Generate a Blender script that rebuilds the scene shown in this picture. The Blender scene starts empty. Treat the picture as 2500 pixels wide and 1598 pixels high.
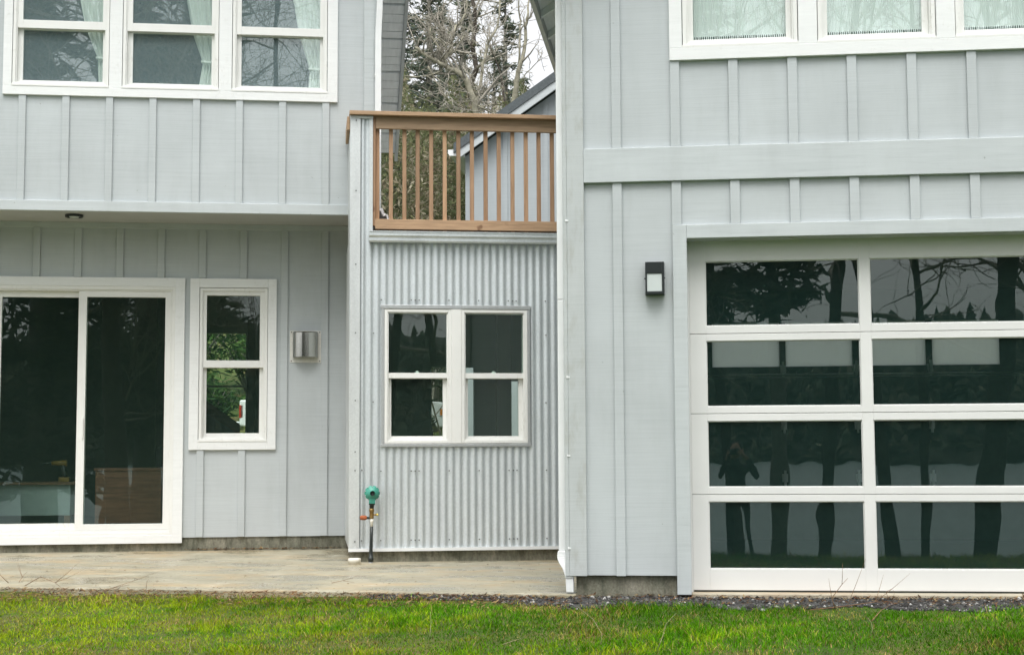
import bpy, bmesh, math, random
import numpy as np
from mathutils import Vector, Matrix
rnd = random.Random(7)
SC = bpy.context.scene
COL = SC.collection
R = math.radians

# ------------------------------------------------------------------ camera, sky, sun, exposure
ZC = 0.955
cam = bpy.data.cameras.new('camera'); cam.sensor_width = 36.0; cam.lens = 36.0 * 3650 / 2500
cam.clip_start = 0.02; cam.clip_end = 2000
co = bpy.data.objects.new('camera', cam); COL.objects.link(co)
PITCH, ROLL = 0.0838, -0.004987
fw = Vector((0, math.cos(PITCH), math.sin(PITCH))); up = Vector((0, -math.sin(PITCH), math.cos(PITCH))); rt = Vector((1, 0, 0))
r2 = rt * math.cos(ROLL) + up * math.sin(ROLL); u2 = -rt * math.sin(ROLL) + up * math.cos(ROLL)
co.matrix_world = Matrix(((r2.x, u2.x, -fw.x, 0), (r2.y, u2.y, -fw.y, 0), (r2.z, u2.z, -fw.z, ZC), (0, 0, 0, 1)))
SC.camera = co

W = bpy.data.worlds.new('World'); SC.world = W; W.use_nodes = True
nt = W.node_tree; nt.nodes.clear()
SUN_EL, SUN_AZ = R(64), R(186)            # azimuth clockwise from +Y (behind the camera, a little left)
sky = nt.nodes.new('ShaderNodeTexSky'); sky.sky_type = 'NISHITA'; sky.sun_disc = False
sky.sun_elevation = SUN_EL; sky.sun_rotation = SUN_AZ; sky.air_density = 1.0; sky.dust_density = 4.0; sky.ozone_density = 1.0
hs = nt.nodes.new('ShaderNodeHueSaturation'); hs.inputs['Saturation'].default_value = 0.10
bg = nt.nodes.new('ShaderNodeBackground'); bg.inputs['Strength'].default_value = 0.15
wo = nt.nodes.new('ShaderNodeOutputWorld')
nt.links.new(sky.outputs[0], hs.inputs['Color']); nt.links.new(hs.outputs[0], bg.inputs[0]); nt.links.new(bg.outputs[0], wo.inputs[0])

sl = bpy.data.lights.new('sun', 'SUN'); sl.energy = 0.9; sl.angle = R(45); sl.color = (1.0, 0.97, 0.93)
so = bpy.data.objects.new('sun', sl); COL.objects.link(so)
sd = Vector((math.sin(SUN_AZ) * math.cos(SUN_EL), math.cos(SUN_AZ) * math.cos(SUN_EL), math.sin(SUN_EL)))
so.rotation_euler = (-sd).to_track_quat('-Z', 'Y').to_euler(); so.location = sd * 60

SC.view_settings.view_transform = 'Standard'; SC.view_settings.look = 'None'
SC.view_settings.exposure = 0.97; SC.view_settings.gamma = 1.0
SC.cycles.max_bounces = 10; SC.cycles.transparent_max_bounces = 16; SC.cycles.caustics_reflective = False

# ------------------------------------------------------------------ materials
def newmat(name):
    m = bpy.data.materials.new(name); m.use_nodes = True
    return m, m.node_tree, m.node_tree.nodes['Principled BSDF']
def coords(nt, scale, kind='Object'):
    tc = nt.nodes.new('ShaderNodeTexCoord'); mp = nt.nodes.new('ShaderNodeMapping')
    mp.inputs['Scale'].default_value = scale
    nt.links.new(tc.outputs[kind], mp.inputs[0]); return mp
def noise(nt, scale, vec=(1, 1, 1), detail=4, rough=0.55, kind='Object'):
    mp = coords(nt, vec, kind)
    n = nt.nodes.new('ShaderNodeTexNoise'); n.inputs['Scale'].default_value = scale
    n.inputs['Detail'].default_value = detail; n.inputs['Roughness'].default_value = rough
    nt.links.new(mp.outputs[0], n.inputs['Vector']); return n
def ramp(nt, src, stops):
    r = nt.nodes.new('ShaderNodeValToRGB'); e = r.color_ramp.elements
    while len(e) > 1: e.remove(e[-1])
    e[0].position = stops[0][0]; e[0].color = (*stops[0][1], 1)
    for p, c in stops[1:]:
        k = e.new(p); k.color = (*c, 1)
    nt.links.new(src, r.inputs[0]); return r
def mixc(nt, a, b, fac, mode='MIX'):
    m = nt.nodes.new('ShaderNodeMix'); m.data_type = 'RGBA'; m.blend_type = mode
    for s, i in ((fac, 0), (a, 6), (b, 7)):
        if hasattr(s, 'is_linked') or hasattr(s, 'links'): nt.links.new(s, m.inputs[i])
        elif i == 0: m.inputs[0].default_value = s
        else: m.inputs[i].default_value = (*s, 1)
    return m.outputs[2]
def bump(nt, bsdf, h, strength, dist=0.01):
    b = nt.nodes.new('ShaderNodeBump'); b.inputs['Strength'].default_value = strength; b.inputs['Distance'].default_value = dist
    nt.links.new(h, b.inputs['Height']); nt.links.new(b.outputs[0], bsdf.inputs['Normal'])
def simple(name, col, rough=0.5, metal=0.0, var=0.06, vscale=8, vec=(1, 1, 1), bmp=0.0, bscale=80, spec=None):
    m, nt, b = newmat(name)
    n = noise(nt, vscale, vec)
    r = ramp(nt, n.outputs[0], [(0.3, tuple(c * (1 - var) for c in col)), (0.7, tuple(min(1, c * (1 + var)) for c in col))])
    nt.links.new(r.outputs[0], b.inputs['Base Color'])
    b.inputs['Roughness'].default_value = rough; b.inputs['Metallic'].default_value = metal
    if spec is not None: b.inputs['Specular IOR Level'].default_value = spec
    if bmp: bump(nt, b, noise(nt, bscale, vec).outputs[0], bmp)
    return m
def siding_mat(name, col, dirt=False, vec=(1.2, 1.2, 70)):
    m, nt, b = newmat(name)
    big = noise(nt, 1.3, (1, 1, 1), 5)
    saw = noise(nt, 1.6, vec, 6, 0.7)
    c = ramp(nt, big.outputs[0], [(0.3, tuple(x * 0.93 for x in col)), (0.7, tuple(x * 1.05 for x in col))])
    s = ramp(nt, saw.outputs[0], [(0.24, (0.82, 0.83, 0.835)), (0.40, (0.95, 0.955, 0.955)), (0.7, (1.04, 1.04, 1.04))])
    out = mixc(nt, c.outputs[0], s.outputs[0], 1.0, 'MULTIPLY')
    dr_ = noise(nt, 5.0, (1, 1, .18), 6, .7)                       # faint rain streaks
    out = mixc(nt, out, ramp(nt, dr_.outputs[0], [(.30, (.94, .94, .935)), (.52, (1, 1, 1)), (.8, (1.02, 1.02, 1.02))]).outputs[0], 1.0, 'MULTIPLY')
    sp = noise(nt, 22, (1, 1, 1), 3, 0.6)                       # nail heads, knots and specks
    k = ramp(nt, sp.outputs[0], [(0.725, (0, 0, 0)), (0.77, (1, 1, 1))])
    out = mixc(nt, out, (col[0] * .55, col[1] * .55, col[2] * .52), k.outputs[0])
    if dirt:
        d = noise(nt, 14, (1, 1, 0.35), 6, 0.7)
        dk = ramp(nt, d.outputs[0], [(0.50, (0, 0, 0)), (0.80, (0.6, 0.6, 0.6))])
        out = mixc(nt, out, (0.30, 0.295, 0.25), dk.outputs[0])
    nt.links.new(out, b.inputs['Base Color'])
    b.inputs['Roughness'].default_value = 0.62; b.inputs['Specular IOR Level'].default_value = 0.35
    bump(nt, b, saw.outputs[0], 0.22, 0.004)
    return m
M = {}
GREY = (0.480, 0.515, 0.525)
M['siding'] = siding_mat('grey_siding', GREY)
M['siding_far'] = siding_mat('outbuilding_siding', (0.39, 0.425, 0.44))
M['trim_grey'] = siding_mat('grey_trim', (0.50, 0.537, 0.545), vec=(1.2, 1.2, 22))
M['trim_dirty'] = siding_mat('weathered_grey_trim', (0.475, 0.505, 0.505), dirt=True)
M['trim_white'] = simple('white_painted_trim', (0.76, 0.775, 0.77), 0.5, var=0.03, vscale=5, vec=(1, 1, 9), bmp=0.08, bscale=20)
M['vinyl'] = simple('white_vinyl', (0.76, 0.765, 0.74), 0.38, var=0.025, vscale=4)
def grime(key, amount):
    nt = M[key].node_tree; b = nt.nodes['Principled BSDF']; lk = b.inputs['Base Color'].links[0].from_socket
    a = noise(nt, 30, (1, 1, .5), 4, .7); c = noise(nt, 2.2, (1, 1, 1), 4, .6)
    f = mixc(nt, ramp(nt, a.outputs[0], [(.56, (0, 0, 0)), (.74, (amount,) * 3)]).outputs[0], ramp(nt, c.outputs[0], [(.45, (0, 0, 0)), (.65, (1, 1, 1))]).outputs[0], 1.0, 'MULTIPLY')
    nt.links.new(mixc(nt, lk, (.38, .37, .30), f), b.inputs['Base Color'])
grime('vinyl', .45); grime('trim_white', .35)
M['door_white'] = simple('white_aluminium', (0.70, 0.705, 0.69), 0.42, var=0.025, vscale=3, bmp=0.04, bscale=60)
M['downspout'] = simple('white_enamel', (0.77, 0.79, 0.79), 0.32, var=0.04, vscale=6)
M['soffit'] = simple('soffit_paint', (0.42, 0.43, 0.42), 0.65, var=0.05, vscale=4, bmp=0.1, bscale=40)
M['rafter_soffit'] = simple('soffit_boards', (0.78, 0.83, 0.85), 0.65, var=0.06, vscale=6, vec=(6, 1, 1), bmp=0.1, bscale=40)
def metal_mat(name, col, rough, metal):
    m, nt, b = newmat(name)
    n = noise(nt, 3.0, (2, 2, 0.5), 5); sp = nt.nodes.new('ShaderNodeTexVoronoi'); sp.inputs['Scale'].default_value = 70
    mp = coords(nt, (1, 1, 1)); nt.links.new(mp.outputs[0], sp.inputs['Vector'])
    c = ramp(nt, n.outputs[0], [(0.3, tuple(x * .88 for x in col)), (0.7, tuple(min(1, x * 1.08) for x in col))])
    g = ramp(nt, sp.outputs['Color'], [(0.0, (.93, .93, .93)), (1.0, (1.05, 1.05, 1.05))])
    nt.links.new(mixc(nt, c.outputs[0], g.outputs[0], 1.0, 'MULTIPLY'), b.inputs['Base Color'])
    r = ramp(nt, n.outputs[0], [(0.3, (rough * 1.15,) * 3), (0.7, (rough * 0.85,) * 3)])
    nt.links.new(r.outputs[0], b.inputs['Roughness']); b.inputs['Metallic'].default_value = metal
    return m
M['galv'] = metal_mat('galvalume', (0.66, 0.705, 0.72), 0.48, 0.62)
M['galv_flat'] = metal_mat('galvalume_flashing', (0.66, 0.69, 0.69), 0.45, 0.45)
M['zinc'] = metal_mat('zinc_trim', (0.52, 0.54, 0.545), 0.45, 0.7)
M['screw'] = simple('screw_steel', (0.16, 0.17, 0.17), 0.5, 0.6)
M['steel'] = metal_mat('stainless_steel', (0.50, 0.50, 0.47), 0.14, 1.0)
M['steel_plate'] = metal_mat('dull_steel', (0.74, 0.73, 0.68), 0.5, 0.25)
def cedar_mat(name, vec, col=(0.40, 0.235, 0.13)):
    m, nt, b = newmat(name)
    n = noise(nt, 2.0, vec, 6, 0.65); bg_ = noise(nt, 3.5, (1, 1, 1), 3)
    oi = nt.nodes.new('ShaderNodeObjectInfo')
    c = ramp(nt, n.outputs[0], [(0.28, tuple(x * .72 for x in col)), (0.5, col), (0.75, (col[0] * 1.22, col[1] * 1.25, col[2] * 1.28))])
    t = ramp(nt, oi.outputs['Random'], [(0, (0.66, 0.68, 0.68)), (0.35, (0.98, 0.92, 0.86)), (0.65, (0.86, 0.88, 0.88)), (1, (1.20, 1.22, 1.22))])
    o = mixc(nt, c.outputs[0], t.outputs[0], 1.0, 'MULTIPLY')
    kn = noise(nt, 7, (1, 1, 1), 2, 0.4); kr = ramp(nt, kn.outputs[0], [(0.70, (0, 0, 0)), (0.76, (.8, .8, .8))])
    o = mixc(nt, o, (0.16, 0.075, 0.035), kr.outputs[0])
    nt.links.new(o, b.inputs['Base Color']); b.inputs['Roughness'].default_value = 0.7
    bump(nt, b, n.outputs[0], 0.2, 0.004); return m
M['cedar_h'] = cedar_mat('cedar_rail', (2, 14, 22), (0.43, 0.295, 0.185))
M['cedar_v'] = cedar_mat('cedar_baluster', (30, 30, 2), (0.40, 0.245, 0.145))
def concrete_mat(name, col, stain, streak, bm=0.25, damp=0.0):
    m, nt, b = newmat(name)
    n1 = noise(nt, 1.1, (1, 1, 1), 5, 0.6); n2 = noise(nt, 26, streak, 5, 0.7); n3 = noise(nt, 2.6, (0.5, 1.3, 1), 4)
    c = ramp(nt, n1.outputs[0], [(0.3, tuple(x * .78 for x in col)), (0.5, col), (0.72, tuple(min(1, x * 1.15) for x in col))])
    s = ramp(nt, n3.outputs[0], [(0.47, (0, 0, 0)), (0.68, (0.75, 0.75, 0.75))])
    o = mixc(nt, c.outputs[0], stain, s.outputs[0])
    g = ramp(nt, n2.outputs[0], [(0.25, (.70, .70, .68)), (0.45, (.97, .97, .97)), (0.7, (1.06, 1.06, 1.06))])
    o = mixc(nt, o, g.outputs[0], 1.0, 'MULTIPLY')
    b.inputs['Roughness'].default_value = 0.8
    if damp:                                                         # damp, darker, smoother blotches and pale dried ones
        n4 = noise(nt, 1.9, (.75, 1.1, 1), 7, .66); n5 = noise(nt, 2.7, (.9, 1.2, 1), 6, .65)
        dm = ramp(nt, n4.outputs[0], [(.44, (0, 0, 0)), (.60, (damp, damp, damp))])
        o = mixc(nt, o, (col[0] * .74, col[1] * .73, col[2] * .68), dm.outputs[0])
        o = mixc(nt, o, (.54, .51, .41), ramp(nt, n5.outputs[0], [(.56, (0, 0, 0)), (.72, (.7, .7, .7))]).outputs[0])
        nt.links.new(ramp(nt, n4.outputs[0], [(.40, (.80, .80, .80)), (.58, (.22, .22, .22))]).outputs[0], b.inputs['Roughness'])
    nt.links.new(o, b.inputs['Base Color'])
    bump(nt, b, n2.outputs[0], bm, 0.006); return m
M['slab'] = concrete_mat('patio_concrete', (0.35, 0.325, 0.24), (0.43, 0.315, 0.175), (0.35, 1.2, 1), 0.25, 0.55)
def found_mat():
    m, nt, b = newmat('foundation_concrete')
    a = noise(nt, 5, (1, 1, .6), 6, .7); c = noise(nt, 18, (1, 1, .22), 5, .7); d = noise(nt, 60, (1, 1, 1), 4, .7)
    o = ramp(nt, a.outputs[0], [(.30, (.07, .075, .05)), (.45, (.17, .17, .13)), (.58, (.25, .24, .19)), (.75, (.33, .31, .25))]).outputs[0]
    o = mixc(nt, o, ramp(nt, c.outputs[0], [(.32, (.45, .46, .42)), (.5, (.95, .95, .92)), (.7, (1.2, 1.2, 1.2))]).outputs[0], 1.0, 'MULTIPLY')
    o = mixc(nt, o, ramp(nt, d.outputs[0], [(.3, (.7, .7, .7)), (.6, (1.08, 1.08, 1.08))]).outputs[0], 1.0, 'MULTIPLY')
    nt.links.new(o, b.inputs['Base Color']); b.inputs['Roughness'].default_value = .9; bump(nt, b, d.outputs[0], .6, .008); return m
M['found'] = found_mat()
M['sill'] = concrete_mat('threshold_concrete', (0.42, 0.38, 0.29), (0.36, 0.24, 0.14), (0.5, 1, 1), 0.3)
def glass_mat(name, ior, tint, gloss, wob, veil=0.03, fcol=(0.55, 1.0, 0.82)):
    m = bpy.data.materials.new(name); m.use_nodes = True; nt = m.node_tree; nt.nodes.clear()
    out = nt.nodes.new('ShaderNodeOutputMaterial'); mx = nt.nodes.new('ShaderNodeMixShader')
    tr = nt.nodes.new('ShaderNodeBsdfTransparent'); tr.inputs[0].default_value = (*tint, 1)
    gl = nt.nodes.new('ShaderNodeBsdfGlossy'); gl.inputs['Roughness'].default_value = 0.0; gl.inputs['Color'].default_value = (*gloss, 1)
    fr = nt.nodes.new('ShaderNodeFresnel'); fr.inputs['IOR'].default_value = ior
    n = noise(nt, 1.0, (2.2, 2.2, 1.3), 2, 0.5); b = nt.nodes.new('ShaderNodeBump'); b.inputs['Strength'].default_value = 1.0; b.inputs['Distance'].default_value = wob
    nt.links.new(n.outputs[0], b.inputs['Height']); nt.links.new(b.outputs[0], gl.inputs['Normal'])
    ge = nt.nodes.new('ShaderNodeNewGeometry'); iv = nt.nodes.new('ShaderNodeMath'); iv.operation = 'SUBTRACT'; iv.inputs[0].default_value = 1.0; nt.links.new(ge.outputs['Backfacing'], iv.inputs[1])
    ml = nt.nodes.new('ShaderNodeMath'); ml.operation = 'MULTIPLY'; nt.links.new(fr.outputs[0], ml.inputs[0]); nt.links.new(iv.outputs[0], ml.inputs[1])
    nt.links.new(ml.outputs[0], mx.inputs[0]); nt.links.new(tr.outputs[0], mx.inputs[1]); nt.links.new(gl.outputs[0], mx.inputs[2])
    df = nt.nodes.new('ShaderNodeBsdfDiffuse'); df.inputs[0].default_value = (*fcol, 1)      # thin film of bounced light and haze, painted on as diffuse colour
    m2 = nt.nodes.new('ShaderNodeMixShader'); m2.inputs[0].default_value = veil
    nt.links.new(mx.outputs[0], m2.inputs[1]); nt.links.new(df.outputs[0], m2.inputs[2]); nt.links.new(m2.outputs[0], out.inputs[0]); return m
M['glass'] = glass_mat('window_glass', 1.85, (0.90, 0.96, 0.93), (0.90, 1.0, 0.97), 0.0006, 0.008)
M['glass_upper_hazed'] = glass_mat('upper_window_glass_hazed', 2.2, (0.94, 0.975, 0.96), (0.92, 1.0, 0.98), 0.0006, 0.08, (0.72, 0.95, 1.0))  # stronger bluish veil and reflectivity put flare haze into the upper panes
M['glass_clear'] = glass_mat('clear_window_glass', 2.0, (0.96, 0.985, 0.975), (0.92, 1.0, 0.98), 0.0005, 0.02)
M['glass_door'] = glass_mat('garage_glass', 1.8, (0.92, 0.95, 0.94), (0.90, 1.0, 0.97), 0.0013, 0.009, (0.45, 1.0, 0.88))
M['black'] = simple('black_metal', (0.012, 0.018, 0.018), 0.4, 0.0)
M['frost'] = simple('frosted_lens', (0.55, 0.60, 0.59), 0.25, var=0.03)
M['reg_green'] = simple('green_enamel', (0.055, 0.29, 0.22), 0.42, var=0.06)
M['rubber'] = simple('black_pipe', (0.014, 0.02, 0.018), 0.45)
M['brass'] = simple('aged_brass', (0.30, 0.20, 0.075), 0.4, 0.7, var=0.2, vscale=30)
M['brass_hi'] = simple('bright_brass', (0.75, 0.60, 0.15), 0.3, 0.8)
M['rust'] = simple('rusted_iron', (0.33, 0.095, 0.035), 0.75, 0.1, var=0.3, vscale=30, bmp=0.3)
M['pvc'] = simple('white_pvc', (0.78, 0.76, 0.68), 0.35, var=0.03)
M['pvc_grey'] = simple('grey_pvc', (0.42, 0.44, 0.46), 0.45)
M['roofing'] = simple('dark_shingles', (0.085, 0.10, 0.105), 0.85, var=0.2, vscale=30, bmp=0.4, bscale=60)
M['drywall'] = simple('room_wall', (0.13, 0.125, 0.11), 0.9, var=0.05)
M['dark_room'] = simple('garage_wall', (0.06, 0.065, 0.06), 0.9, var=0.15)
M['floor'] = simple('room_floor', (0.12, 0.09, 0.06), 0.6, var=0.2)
M['cloth'] = simple('curtain_cloth', (0.70, 0.72, 0.67), 0.9, var=0.08, vscale=12, vec=(6, 1, 0.4))
def sheer(name, col, tr=0.35):
    m, nt, b = newmat(name)
    n = noise(nt, 6, (9, 1, 0.4), 3); c = ramp(nt, n.outputs[0], [(0.3, tuple(x * .9 for x in col)), (0.7, col)])
    nt.links.new(c.outputs[0], b.inputs['Base Color']); b.inputs['Roughness'].default_value = 0.9
    tl = nt.nodes.new('ShaderNodeBsdfTranslucent'); tl.inputs[0].default_value = (*col, 1); mx = nt.nodes.new('ShaderNodeMixShader'); mx.inputs[0].default_value = tr
    o = nt.nodes['Material Output']; nt.links.new(b.outputs[0], mx.inputs[1]); nt.links.new(tl.outputs[0], mx.inputs[2]); nt.links.new(mx.outputs[0], o.inputs[0]); return m
M['shade'] = sheer('white_shade', (0.84, 0.87, 0.86), 0.08)
M['translucent'] = sheer('frosted_pane', (0.85, 0.86, 0.86))
# make the frosted panes pass more light
for n_ in M['translucent'].node_tree.nodes:
    if n_.type == 'MIX_SHADER': n_.inputs[0].default_value = 0.85
M['deck_boards'] = simple('weathered_deck', (0.48, 0.44, 0.39), 0.8, var=0.15, vscale=5, vec=(1, 8, 1))
M['chest_wood'] = simple('reddish_wood', (0.17, 0.07, 0.035), 0.5, var=0.3, vscale=5, vec=(1, 1, 8))
M['wood_dark'] = simple('brown_wood', (0.13, 0.065, 0.03), 0.55, var=0.3, vscale=5, vec=(1, 1, 8))
M['leather'] = simple('dark_upholstery', (0.02, 0.018, 0.018), 0.6)
M['bench_white'] = simple('pale_sheet', (0.30, 0.36, 0.36), 0.7)
M['tool_yellow'] = simple('yellow_plastic', (0.17, 0.10, 0.008), 0.45)
M['tarp'] = simple('pale_plastic_sheet', (0.70, 0.68, 0.68), 0.4, var=0.15, vscale=20)
M['car_white'] = simple('white_car_paint', (0.72, 0.74, 0.74), 0.2, var=0.02)
M['car_dark'] = simple('dark_trim', (0.02, 0.022, 0.024), 0.4)
M['car_glass'] = simple('dark_car_glass', (0.015, 0.02, 0.02), 0.05)
M['red_lens'] = simple('red_lens', (0.35, 0.03, 0.015), 0.2)
M['amber_lens'] = simple('amber_lens', (0.55, 0.20, 0.03), 0.2)
M['clear_lens'] = simple('clear_lens', (0.55, 0.58, 0.58), 0.1)
M['bark_pale'] = simple('pale_mossy_bark', (0.28, 0.265, 0.20), 0.9, var=0.4, vscale=9, bmp=0.4, bscale=20)
M['bark_grey'] = simple('grey_bark', (0.20, 0.19, 0.165), 0.9, var=0.35, vscale=9, bmp=0.4, bscale=20)
M['bark_dark'] = simple('dark_bark', (0.055, 0.045, 0.035), 0.9, var=0.35, vscale=9, bmp=0.5, bscale=15)
M['twig'] = simple('twig_brown', (0.34, 0.315, 0.265), 0.9, var=0.35, vscale=3)  # lightened so the colour carries the haze over the background
M['twig_dry'] = simple('dry_twig', (0.20, 0.115, 0.06), 0.9, var=0.4, vscale=20)
M['stalk'] = simple('dry_stalk', (0.42, 0.36, 0.22), 0.85, var=0.25, vscale=15)
M['skin'] = simple('skin', (0.42, 0.24, 0.17), 0.55)
M['cloth_dark'] = simple('dark_jacket', (0.012, 0.013, 0.015), 0.9)
M['hair'] = simple('dark_hair', (0.02, 0.014, 0.01), 0.7)
def attr_mat(name, rough=0.7, trans=0.0):
    m, nt, b = newmat(name)
    a = nt.nodes.new('ShaderNodeAttribute'); a.attribute_name = 'tint'
    nt.links.new(a.outputs['Color'], b.inputs['Base Color']); b.inputs['Roughness'].default_value = rough; b.inputs['Specular IOR Level'].default_value = 0.03
    if trans:
        t = nt.nodes.new('ShaderNodeBsdfTranslucent'); nt.links.new(a.outputs['Color'], t.inputs[0]); mx = nt.nodes.new('ShaderNodeMixShader'); mx.inputs[0].default_value = trans
        o = nt.nodes['Material Output']; nt.links.new(b.outputs[0], mx.inputs[1]); nt.links.new(t.outputs[0], mx.inputs[2]); nt.links.new(mx.outputs[0], o.inputs[0])
    return m
M['blade'] = attr_mat('grass_blades', 0.8, 0.25)
M['leafy'] = attr_mat('foliage', 0.7, 0.35)
M['pebble'] = attr_mat('pebbles', 0.75)

# ------------------------------------------------------------------ mesh helpers
class MB:
    def __init__(s): s.v = []; s.f = []; s.m = []; s.sm = []
    def quad(s, pts, mi=0, smooth=False):
        b = len(s.v); s.v += [tuple(p) for p in pts]; s.f.append(tuple(range(b, b + len(pts)))); s.m.append(mi); s.sm.append(smooth)
    def box(s, x0, x1, y0, y1, z0, z1, mi=0):
        b = len(s.v)
        s.v += [(x0, y0, z0), (x1, y0, z0), (x1, y1, z0), (x0, y1, z0), (x0, y0, z1), (x1, y0, z1), (x1, y1, z1), (x0, y1, z1)]
        for q in ((0, 3, 2, 1), (4, 5, 6, 7), (0, 1, 5, 4), (1, 2, 6, 5), (2, 3, 7, 6), (3, 0, 4, 7)):
            s.f.append(tuple(b + i for i in q)); s.m.append(mi); s.sm.append(False)
    def frame(s, x0, x1, z0, z1, l, r, b, t, y0, y1, mi=0):       # four bars, butted
        s.box(x0, x0 + l, y0, y1, z0, z1, mi); s.box(x1 - r, x1, y0, y1, z0, z1, mi)
        s.box(x0 + l, x1 - r, y0, y1, z0, z0 + b, mi); s.box(x0 + l, x1 - r, y0, y1, z1 - t, z1, mi)
    def tube(s, pts, rad, n=8, mi=0, cap=True, smooth=True, flat=1.0):
        pts = [Vector(p) for p in pts]; k = len(pts)
        if not hasattr(rad, '__len__'): rad = [rad] * k
        base = len(s.v); prev = None
        for i, p in enumerate(pts):
            t = (pts[min(i + 1, k - 1)] - pts[max(i - 1, 0)])
            if t.length < 1e-9: t = Vector((0, 0, 1))
            t.normalize()
            if prev is None: a = t.cross(Vector((0, 1, 0)) if abs(t.y) < .9 else Vector((1, 0, 0)))
            else: a = prev - t * prev.dot(t)
            if a.length < 1e-6: a = t.orthogonal()
            a.normalize(); b = t.cross(a); prev = a
            for j in range(n):
                w = 2 * math.pi * j / n
                s.v.append(tuple(p + (a * math.cos(w) + b * math.sin(w) * flat) * rad[i]))
        for i in range(k - 1):
            for j in range(n):
                s.f.append((base + i * n + j, base + i * n + (j + 1) % n, base + (i + 1) * n + (j + 1) % n, base + (i + 1) * n + j)); s.m.append(mi); s.sm.append(smooth)
        if cap:
            s.f.append(tuple(base + j for j in range(n))[::-1]); s.m.append(mi); s.sm.append(False)
            s.f.append(tuple(base + (k - 1) * n + j for j in range(n))); s.m.append(mi); s.sm.append(False)
    def rtube(s, pts, w, d, mi=0):                                  # rectangular pipe swept along points in a vertical plane
        base = len(s.v); k = len(pts)
        for (x, y, z, ww, dd) in [(*p, w, d) if len(p) == 3 else p for p in pts]:
            s.v += [(x - ww / 2, y - dd / 2, z), (x + ww / 2, y - dd / 2, z), (x + ww / 2, y + dd / 2, z), (x - ww / 2, y + dd / 2, z)]
        for i in range(k - 1):
            for j in range(4):
                s.f.append((base + i * 4 + j, base + i * 4 + (j + 1) % 4, base + (i + 1) * 4 + (j + 1) % 4, base + (i + 1) * 4 + j)); s.m.append(mi); s.sm.append(False)
        s.f.append((base + 3, base + 2, base + 1, base)); s.m.append(mi); s.sm.append(False)
        e = base + (k - 1) * 4; s.f.append((e, e + 1, e + 2, e + 3)); s.m.append(mi); s.sm.append(False)
    def wall(s, x0, x1, z0, z1, y0, y1, holes=(), mi=0, top=None):  # wall with rectangular openings and reveals
        xs = sorted({x0, x1, *[min(max(v, x0), x1) for h in holes for v in h[:2]]}); zs = sorted({z0, z1, *[min(max(v, z0), z1) for h in holes for v in h[2:]]})
        def solid(i, j):
            if i < 0 or j < 0 or i >= len(xs) - 1 or j >= len(zs) - 1: return False
            cx, cz = (xs[i] + xs[i + 1]) / 2, (zs[j] + zs[j + 1]) / 2
            return not any(h[0] < cx < h[1] and h[2] < cz < h[3] for h in holes)
        for i in range(len(xs) - 1):
            for j in range(len(zs) - 1):
                if not solid(i, j): continue
                a, b, c, d = xs[i], xs[i + 1], zs[j], zs[j + 1]
                s.quad([(a, y0, c), (b, y0, c), (b, y0, d), (a, y0, d)], mi); s.quad([(b, y1, c), (a, y1, c), (a, y1, d), (b, y1, d)], mi)
                if not solid(i - 1, j): s.quad([(a, y1, c), (a, y0, c), (a, y0, d), (a, y1, d)], mi)
                if not solid(i + 1, j): s.quad([(b, y0, c), (b, y1, c), (b, y1, d), (b, y0, d)], mi)
                if not solid(i, j - 1): s.quad([(a, y1, c), (b, y1, c), (b, y0, c), (a, y0, c)], mi)
                if not solid(i, j + 1): s.quad([(a, y0, d), (b, y0, d), (b, y1, d), (a, y1, d)], mi)
    def prism(s, poly, y0, y1, mi=0):                               # polygon in x,z extruded along y
        n = len(poly); b = len(s.v)
        s.v += [(x, y0, z) for x, z in poly] + [(x, y1, z) for x, z in poly]
        s.f.append(tuple(range(b, b + n))); s.f.append(tuple(range(b + n, b + 2 * n))[::-1]); s.m += [mi, mi]; s.sm += [False, False]
        for i in range(n):
            j = (i + 1) % n; s.f.append((b + j, b + i, b + n + i, b + n + j)); s.m.append(mi); s.sm.append(False)
    def xprism(s, poly, x0, x1, mi=0, smooth=False):                # polygon in y,z extruded along x
        n = len(poly); b = len(s.v)
        s.v += [(x0, y, z) for y, z in poly] + [(x1, y, z) for y, z in poly]
        s.f.append(tuple(range(b, b + n))[::-1]); s.f.append(tuple(range(b + n, b + 2 * n))); s.m += [mi, mi]; s.sm += [False, False]
        for i in range(n):
            j = (i + 1) % n; s.f.append((b + i, b + j, b + n + j, b + n + i)); s.m.append(mi); s.sm.append(smooth)
    def build(s, name, mats, parent=None, base=(0, 0, 0), bevel=0):
        me = bpy.data.meshes.new(name)
        me.from_pydata([(x - base[0], y - base[1], z - base[2]) for x, y, z in s.v], [], s.f)
        if not isinstance(mats, (list, tuple)): mats = [mats]
        for m in mats: me.materials.append(M[m] if isinstance(m, str) else m)
        me.polygons.foreach_set('material_index', s.m); me.polygons.foreach_set('use_smooth', s.sm); me.update()
        o = bpy.data.objects.new(name, me); COL.objects.link(o)
        if parent is not None: o.parent = parent
        if bevel:
            md = o.modifiers.new('bevel', 'BEVEL'); md.width = bevel; md.segments = 2; md.limit_method = 'ANGLE'
        return o

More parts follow.
